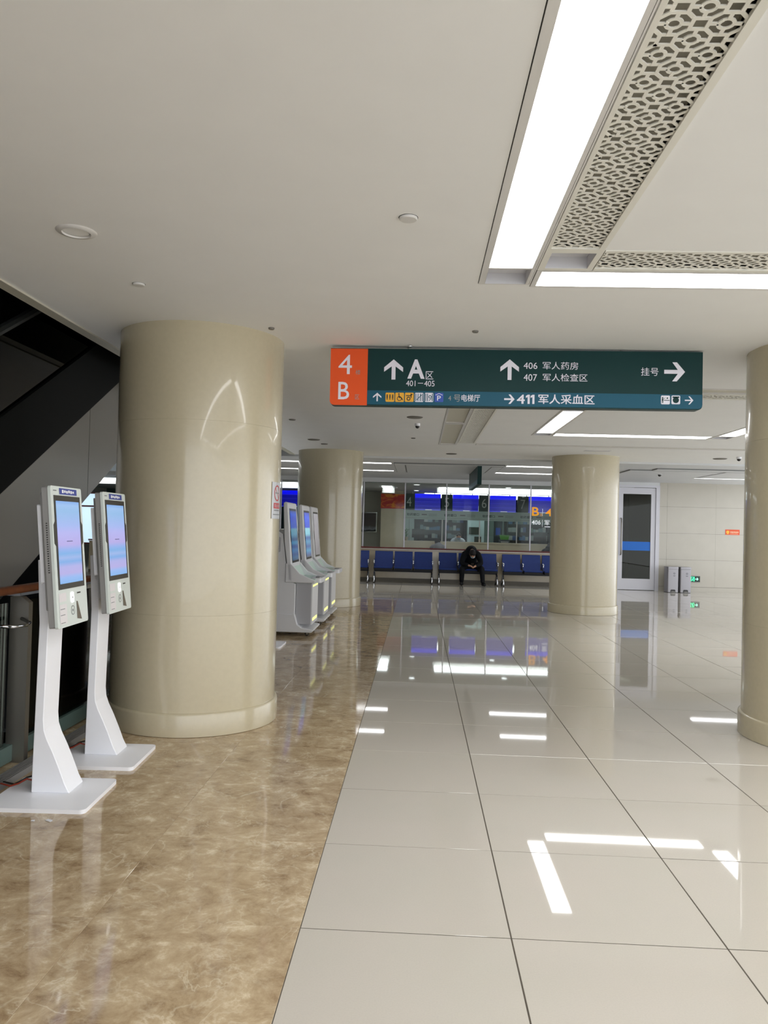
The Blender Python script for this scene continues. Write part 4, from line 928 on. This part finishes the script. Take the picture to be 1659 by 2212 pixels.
# pharmacy store behind the windows
struct('wall_pharmacy_back', MB().box(-14, 5.38, 31.0, 31.2, 0, FZ), mat('dark_teal_store', (54, 72, 68), 0.6))
struct('wall_pharmacy_pier', MB().box(-1.30, -0.52, 26.85, 31.0, 0, CZP), M_BEIGE)
struct('wall_pharmacy_side', MB().box(-4.1, -1.30, 28.2, 28.4, 0, CZP), M_GREYWALL)
struct('wall_left_far', MB().box(-14, -12.6, 11.2, 33, 0, FZ), M_GREYWALL)
M_CABW = mat('white_cabinet', (200, 222, 214), 0.4)
M_SHELF = mat('dark_shelf', (44, 54, 54), 0.5)
M_MED = [mat('medicine_box_%d' % k, c, 0.5) for k, c in enumerate(((70, 110, 140), (120, 140, 140), (150, 160, 150), (60, 84, 120), (170, 176, 170), (96, 120, 110)))]
def shelf(x0, x1, lab, blue):
    t = thing('medicine_shelf', lab, 'shelf', ((x0+x1)/2, 29.6, 0)); w = (x1-x0)/2
    part('frame', MB().box(-w, -w+0.04, -0.2, 0.2, 0, 2.2).box(w-0.04, w, -0.2, 0.2, 0, 2.2).box(-w, w, 0.17, 0.2, 0, 2.2), M_SHELF, t)
    for k in range(7):
        z = 0.25+k*0.3
        b = part('shelf_board', MB().box(-w+0.04, w-0.04, -0.2, 0.17, z, z+0.025), M_SHELF, t)
        x = -w+0.06; q = [MB() for _ in M_MED]
        while x < w-0.16:
            d = random.uniform(0.07, 0.16); i = random.randrange(len(M_MED))
            if random.random() < 0.85: q[i].box(x, x+d, -0.17, 0.1, z+0.026, z+0.026+random.uniform(0.09, 0.2))
            x += d+0.01
        for i, m_ in enumerate(M_MED):
            if q[i].v: part('medicine_boxes', q[i], m_, b, kind='stuff')
shelf(0.0, 0.9, 'dark shelf of medicine boxes behind window four', True); shelf(0.95, 1.75, 'dark shelf of medicine boxes behind window five', False); shelf(3.3, 4.9, 'dark shelf of medicine boxes behind the last windows', False)
o = thing('white_cabinet', 'tall white cupboard between the medicine shelves', 'cabinet', (2.05, 29.0, 0))
part('body', MB().box(-0.25, 0.35, -0.25, 0.25, 0, 2.4), M_CABW, o); part('dark_panel', MB().box(-0.2, 0.2, -0.262, -0.25, 1.35, 1.62), mat('cab_panel', (72, 78, 66), 0.5), o); part('dark_panel', MB().box(0.0, 0.25, -0.262, -0.25, 1.05, 1.28), MATS['cab_panel'], o)
o = thing('white_cabinet', 'white cupboard end beside the beige pier', 'cabinet', (-0.36, 28.6, 0))
part('body', MB().box(-0.14, 0.2, -0.25, 0.25, 0, 2.4), M_CABW, o); part('door_line', MB().box(0.02, 0.03, -0.254, -0.25, 0.2, 2.3), M_GREYINK, o)
o = thing('sliding_door', 'pale green glazed door behind the middle windows', 'door', (2.65, 29.6, 0))
part('frame', MB().box(-0.25, 0.55, -0.05, 0.05, 0, 2.2), mat('pale_green_door', (120, 140, 130), 0.4), o); part('pane', MB().box(0.18, 0.5, -0.06, -0.05, 0.9, 2.1), M_SHELF, o); part('blue_notice', MB().box(0.25, 0.42, -0.07, -0.06, 1.35, 1.62), M_BLUE, o)
def countertop(name, lab, cat, x, build, dz=0.0):
    t = thing(name, lab, cat, (x, CYc+0.26, 1.10+dz)); build(t); return t
def b_basket(t):
    part('body', MB().prism([(-0.13, 0), (0.13, 0), (0.16, 0.14), (-0.16, 0.14)], 'y', -0.10, 0.10), mat('green_basket', (92, 160, 70), 0.5), t); part('rim', MB().box(-0.17, 0.17, -0.11, 0.11, 0.14, 0.16), MATS['green_basket'], t)
def b_printer(t):
    part('body', MB().box(-0.18, 0.18, -0.1, 0.14, 0, 0.11), mat('printer_grey', (70, 80, 84), 0.4), t, False, 0.01); part('paper_tray', MB().box(-0.13, 0.13, -0.16, -0.1, 0.02, 0.04), M_FRAME, t)
def b_monitor(t):
    part('panel', MB().box(-0.22, 0.22, -0.02, 0.02, 0.1, 0.40), M_BLACK, t); part('stand', MB().box(-0.03, 0.03, -0.01, 0.01, 0.0, 0.1).box(-0.1, 0.1, -0.07, 0.07, 0, 0.012), M_BLACK, t)
def b_bottle(t):
    part('body', MB().lathe([(0.03, 0), (0.032, 0.10), (0.015, 0.13), (0.015, 0.15)], 12), mat('orange_bottle', (190, 140, 90), 0.4), t, True); part('cap', MB().lathe([(0.018, 0.15), (0.018, 0.175)], 12), M_WHITE, t)
def b_plant(t):
    part('pot', MB().lathe([(0.05, 0), (0.07, 0.12)], 14), M_BEIGE, t, True)
    q = MB()
    for k in range(22):
        a = k*2.4; r_ = 0.05+0.09*random.random(); z = 0.16+0.22*random.random(); c = Vector((r_*math.cos(a), r_*math.sin(a), z)); d = Vector((math.cos(a), math.sin(a), 0.6)).normalized()*0.06; n = Vector((-math.sin(a), math.cos(a), 0))*0.022
        q.poly([c-d, c+n, c+d, c-n]).tube([(0, 0, 0.1), tuple(c-d)], 0.003, 4)
    part('foliage', q, mat('plant_green', (60, 112, 58), 0.5), t)
countertop('basket', 'green basket standing on the grey printer', 'basket', 2.98, b_basket, 0.111); countertop('printer', 'grey printer on the counter under the green basket', 'printer', 2.98, b_printer)
countertop('monitor', 'black monitor on the counter behind window four', 'monitor', 0.0, b_monitor); countertop('bottle', 'small orange bottle on the counter between windows five and six', 'bottle', 2.12, b_bottle); countertop('potted_plant', 'small potted plant on the counter beside the beige pier', 'plant', -0.42, b_plant)
countertop('monitor', 'black monitor on the counter behind window seven', 'monitor', 4.2, b_monitor)
# banner and framed picture
def banner_mat():
    m = mat('banner_print', (200, 60, 30), 0.5)
    nt_, b, N, Lk = nodes(m); tc = N('ShaderNodeTexCoord'); no = N('ShaderNodeTexNoise'); no.inputs['Scale'].default_value = 3.0; no.inputs['Detail'].default_value = 3; no.inputs['Distortion'].default_value = 1.2
    Lk(tc.outputs['Generated'], no.inputs['Vector']); rp = N('ShaderNodeValToRGB'); e = rp.color_ramp.elements; e[0].position = 0.4; e[0].color = L3(176, 30, 22); e[1].position = 0.62; e[1].color = L3(232, 140, 40); x = e.new(0.5); x.color = L3(204, 70, 30)
    Lk(no.outputs['Fac'], rp.inputs['Fac']); Lk(rp.outputs['Color'], b.inputs['Base Color']); return m
o = thing('banner', 'orange and red printed banner on the beige pier', 'banner', (-0.90, 26.83, 2.42))
part('panel', MB().box(-0.41, 0.40, -0.03, 0.0, -0.24, 0.26), banner_mat(), o); part('strip', MB().box(-0.41, 0.40, -0.034, -0.03, -0.24, -0.21), M_RED, o)
o = thing('framed_picture', 'framed dark landscape picture on the grey wall', 'picture', (-1.86, 28.18, 1.70))
part('frame', MB().prism([(-0.36, -0.36), (0.36, -0.36), (0.36, 0.36), (-0.36, 0.36)], 'y', -0.03, 0.0), M_CHROME, o)
def pic_mat():
    m = mat('picture_print', (80, 72, 72), 0.5)
    nt_, b, N, Lk = nodes(m); tc = N('ShaderNodeTexCoord'); sx = N('ShaderNodeSeparateXYZ'); Lk(tc.outputs['Generated'], sx.inputs[0]); no = N('ShaderNodeTexNoise'); no.inputs['Scale'].default_value = 4; ad = N('ShaderNodeMath'); ad.operation = 'MULTIPLY_ADD'; ad.inputs[1].default_value = 0.25
    Lk(tc.outputs['Generated'], no.inputs['Vector']); Lk(no.outputs['Fac'], ad.inputs[0]); Lk(sx.outputs['Z'], ad.inputs[2]); rp = N('ShaderNodeValToRGB'); e = rp.color_ramp.elements; e[0].position = 0.18; e[0].color = L3(40, 44, 48); e[1].position = 1.0; e[1].color = L3(88, 78, 78); x = e.new(0.27); x.color = L3(150, 156, 166); x = e.new(0.42); x.color = L3(96, 88, 88)
    Lk(ad.outputs[0], rp.inputs['Fac']); Lk(rp.outputs['Color'], b.inputs['Base Color']); return m
part('print', MB().box(-0.33, 0.33, -0.034, -0.03, -0.33, 0.33), pic_mat(), o)
# bright glazing at the far left end
wz = struct('window_90', MB().box(-11.6, -8.6, 24.4, 24.46, 0.75, 0.80).box(-11.6, -8.6, 24.4, 24.46, 1.93, 1.98).box(-11.6, -8.6, 24.4, 24.46, 2.35, 2.4), mat('dark_red_frame', (74, 34, 32), 0.4))
for x in (-11.6, -10.9, -10.25, -9.6, -9.0): part('mullion', MB().box(x, x+0.05, 24.4, 24.46, 0.8, 2.35), M_BLACK, wz)
part('pane', MB().box(-11.55, -8.65, 24.42, 24.44, 0.8, 2.35), mat('daylit_pane', (190, 214, 232), 0.2, emit=(196, 222, 240), estr=0.5), wz)

# ------------------------------------------------------------------ people
M_SKIN = mat('skin', (196, 150, 122), 0.5)
M_JACKET = mat('black_jacket', (6, 8, 13), 0.7, spec=0.2)
M_TROU = mat('black_trousers', (6, 8, 14), 0.7, spec=0.2)
M_SHOE = mat('black_shoe', (7, 8, 12), 0.5, spec=0.3)
M_HAIR = mat('dark_hair', (22, 16, 17), 0.6, spec=0.3)
M_MASK = mat('pale_blue_mask', (168, 196, 214), 0.6)
def skin(name, verts, edges, m, parent=None, root=0, sub=2):
    me = bpy.data.meshes.new(name); me.from_pydata([v[:3] for v in verts], edges, [])
    o = bpy.data.objects.new(name, me); COL.objects.link(o)
    md_ = o.modifiers.new('s', 'SKIN'); md_.use_smooth_shade = True
    for i, v in enumerate(verts):
        r_ = v[3]; me.skin_vertices[0].data[i].radius = (r_, r_) if not isinstance(r_, tuple) else r_
        me.skin_vertices[0].data[i].use_root = (i == root)
    ss = o.modifiers.new('u', 'SUBSURF'); ss.levels = sub; ss.render_levels = sub
    dg = bpy.context.evaluated_depsgraph_get(); nm = bpy.data.meshes.new_from_object(o.evaluated_get(dg)); nm.name = name
    bpy.data.objects.remove(o)
    nm.materials.clear()
    nm.polygons.foreach_set('use_smooth', [True]*len(nm.polygons))
    return link(name, nm, m, parent)
def seated(label, loc, rz, top, legs, hair, mask=None, jm=M_JACKET, lean=1.0):
    """local frame: seat centre at the origin on the floor, facing -y"""
    t = thing('person', label, 'person', loc, rz)
    # joints
    pel = (0, 0.10, 0.52); sp1 = (0, 0.06-0.02*lean, 0.70); sp2 = (0, 0.04-0.12*lean, 0.92); nk = (0.0, -0.05-0.16*lean, 0.98+0.09*(1-lean)); 
    hd0 = (0.015, -0.08-0.24*lean, 0.94+0.18*(1-lean)); hd1 = (0.02, -0.09-0.29*lean, 0.87+0.31*(1-lean))
    sL = (-0.175, 0.0-0.14*lean, 0.84+0.10*(1-lean)); sR = (0.175, 0.0-0.14*lean, 0.84+0.10*(1-lean))
    eL = (-0.25, -0.20-0.12*lean, 0.62); eR = (0.25, -0.20-0.12*lean, 0.62)
    wL = (-0.09, -0.40-0.10*lean, 0.56); wR = (0.10, -0.40-0.10*lean, 0.55)
    hL = (-0.035, -0.45-0.10*lean, 0.545); hR = (0.05, -0.45-0.10*lean, 0.525)
    kL = (-0.255, -0.40, 0.50); kR = (0.275, -0.42, 0.50); aL = (-0.262, -0.36, 0.10); aR = (0.305, -0.48, 0.10)
    hpL = (-0.10, 0.06, 0.49); hpR = (0.10, 0.06, 0.49)
    fL = (-0.275, -0.52, 0.045); fR = (0.36, -0.63, 0.045)
    J = [pel, sp1, sp2, nk, hd0, sL, eL, wL, sR, eR, wR, hpL, kL, aL, hpR, kR, aR]
    R = [0.10, 0.10, 0.095, 0.045, 0.055, 0.045, 0.036, 0.028, 0.045, 0.036, 0.028, 0.07, 0.05, 0.038, 0.07, 0.05, 0.038]
    E = [(0,1),(1,2),(2,3),(3,4),(2,5),(5,6),(6,7),(2,8),(8,9),(9,10),(0,11),(11,12),(12,13),(0,14),(14,15),(15,16)]
    # hands: palm plus five fingers each, rooted in the wrist
    V = [tuple(p)+(r_,) for p, r_ in zip(J, R)]
    for w_i, wr_, h_, sx in ((7, wL, hL, 1), (10, wR, hR, -1)):
        i0 = len(V); V.append(tuple(h_)+(0.026,)); E.append((w_i, i0))
        w_, hh = Vector(wr_), Vector(h_); fd_ = (hh-w_).normalized()
        side = fd_.cross(Vector((0, 0, 1))).normalized()
        for k in range(4):
            off = side*(k-1.5)*0.017; l = (0.030, 0.036, 0.034, 0.026)[k]
            a = hh+off+fd_*0.03; b = a+fd_*l*0.6+Vector((0, 0, -0.016)); 
            j = len(V); V += [tuple(a)+(0.009,), tuple(b)+(0.008,)]; E += [(i0, j), (j, j+1)]
        a = hh+side*0.03*(-sx)*(-1)+Vector((0, 0, 0.018)); b = a+fd_*0.03
        j = len(V); V += [tuple(a)+(0.010,), tuple(b)+(0.009,)]; E += [(i0, j), (j, j+1)]
    body = skin('body', V, E, M_SKIN, t)
    # head
    hd = MB().ball((0, 0, 0), (0.078, 0.098, 0.115), 20, 14); hd.ball((0, -0.10, -0.01), (0.013, 0.02, 0.024), 8, 6)
    for sx in (-1, 1): hd.ball((sx*0.078, 0.01, 0.0), (0.012, 0.022, 0.032), 8, 6)
    Mh = Matrix.Translation(hd1) @ Matrix.Rotation(math.radians(62*lean+4), 4, 'X') @ Matrix.Rotation(math.radians(8), 4, 'Z')
    head = part('head', hd.xf(Mh), M_SKIN, t, 'all')
    ey = MB()
    for sx in (-1, 1): ey.ball((sx*0.03, -0.088, 0.012), (0.011, 0.008, 0.006), 8, 6)
    part('eye', ey.xf(Mh), M_BLACK, head, 'all')
    hb = MB().ball((0, 0.014, 0.020), (0.090, 0.104, 0.116), 20, 14)
    hb.v = [(x, max(y, -0.088-0.02*math.sin(x*90)) if z < 0.075 else y, z if y > 0.0 else max(z, 0.034)) for x, y, z in hb.v]
    part('hair', hb.xf(Mh), hair, t, 'all')
    if mask:
        mk = MB().ball((0, -0.052, -0.048), (0.064, 0.058, 0.052), 16, 10); part('face_mask', mk.xf(Mh), mask, t, 'all')
    # clothes over the same joints
    def smooth_chain(pts, rad, k=5):
        P, Rr = [], []
        for q in range(len(pts)-1):
            p0, p1, p2, p3 = (Vector(pts[max(0, min(len(pts)-1, q+e_))]) for e_ in (-1, 0, 1, 2))
            for u_ in range(k):
                t_ = u_/k
                P.append(0.5*((2*p1)+(p2-p0)*t_+(2*p0-5*p1+4*p2-p3)*t_*t_+(3*p1-p0-3*p2+p3)*t_**3)); Rr.append(rad[q]+(rad[q+1]-rad[q])*t_)
        return P+[Vector(pts[-1])], Rr+[rad[-1]]
    jk = MB()
    nb = (nk[0], nk[1]+0.02, nk[2]-0.02)
    P, Rr = smooth_chain([(0, 0.11, 0.44), pel, sp1, sp2, nb, (hd0[0], hd0[1]+0.05, hd0[2]+0.01)], [0.13, 0.155, 0.165, 0.172, 0.120, 0.075]); jk.tube(P, Rr, 20)
    for s_, e_, w_ in ((sL, eL, wL), (sR, eR, wR)):
        P, Rr = smooth_chain([(s_[0]*0.35, s_[1]+0.02, s_[2]+0.03), s_, e_, w_], [0.12, 0.092, 0.064, 0.044]); jk.tube(P, Rr, 14); jk.ball(s_, 0.094, 14, 10); jk.ball(e_, 0.066, 12, 8)
    part('jacket', jk, jm, t, 'all')
    if jm is M_JACKET:
        part('hood', MB().ball((nk[0], nk[1]+0.075, nk[2]+0.015), (0.135, 0.12, 0.075), 18, 12), jm, t, 'all')
    tv = [tuple(p)+(r_,) for p, r_ in ((pel, 0.15), (hpL, 0.108), (kL, 0.080), ((aL[0], aL[1], aL[2]-0.03), 0.062), (hpR, 0.108), (kR, 0.080), ((aR[0], aR[1], aR[2]-0.03), 0.062))]
    skin('trousers', tv, [(0,1),(1,2),(2,3),(0,4),(4,5),(5,6)], M_TROU, t)
    for a, f in ((aL, fL), (aR, fR)):
        skin('shoe', [(a[0], a[1]+0.05, 0.060, 0.058), ((a[0]+f[0])/2, (a[1]+f[1])/2, 0.058, 0.056), (f[0], f[1]+0.02, 0.048, 0.046)], [(0,1),(1,2)], M_SHOE, t)
    return t
P1 = seated('person in black hunched over a phone on the blue bench, wearing a pale mask', (1.47, 21.74, 0), 0, None, None, M_HAIR, M_MASK)
ph = thing('mobile_phone', 'dark mobile phone held by the seated person in black', 'phone', (1.478, 21.195, 0.585), 0)
ph.rotation_euler = (math.radians(-35), 0, 0)
part('body', MB().prism(rr(-0.036, 0.036, -0.07, 0.07, 0.008, 3), 'z', -0.004, 0.004), M_BLACK, ph)
part('screen', MB().prism(rr(-0.033, 0.033, -0.066, 0.066, 0.006, 3), 'z', 0.0041, 0.0046), mat('phone_screen', (60, 66, 74), 0.1, emit=(90, 100, 110), estr=0.4), ph)
M_GREYH = mat('grizzled_hair', (12, 11, 12), 0.7, spec=0.2)
P2 = seated('person with short dark hair seated behind the low wall, facing the pharmacy', (0.62, 24.2, 0.0), PI, None, None, M_GREYH, None, mat('grey_coat', (104, 104, 110), 0.7), 0.28)
P3 = seated('person in black beyond the partition glass beside the lone column', (3.86, 23.1, 0.0), PI*0.9, None, None, M_HAIR, None, M_JACKET, 0.3)
P4 = seated('pharmacy clerk in white with dark hair behind window five', (1.42, 28.1, 0.17), 0, None, None, M_HAIR, M_MASK, mat('white_coat', (188, 196, 196), 0.7), 0.25)
for (x, y, rz, lab, h) in ((0.62, 24.2, 0, 'grey stool under the person facing the pharmacy', 0.37), (3.86, 23.1, 0, 'grey stool under the person in black beyond the glass', 0.37), (1.42, 28.1, 0, 'tall grey stool of the pharmacy clerk', 0.53)):
    t = thing('stool', lab, 'stool', (x, y, 0))
    part('seat', MB().lathe([(0.16, h-0.03), (0.18, h-0.015), (0.17, h), (0.001, h)], 20), M_SEATU, t, True); part('leg', MB().lathe([(0.2, 0), (0.19, 0.02), (0.03, 0.04), (0.03, h-0.03)], 16), M_CHROME, t, True)
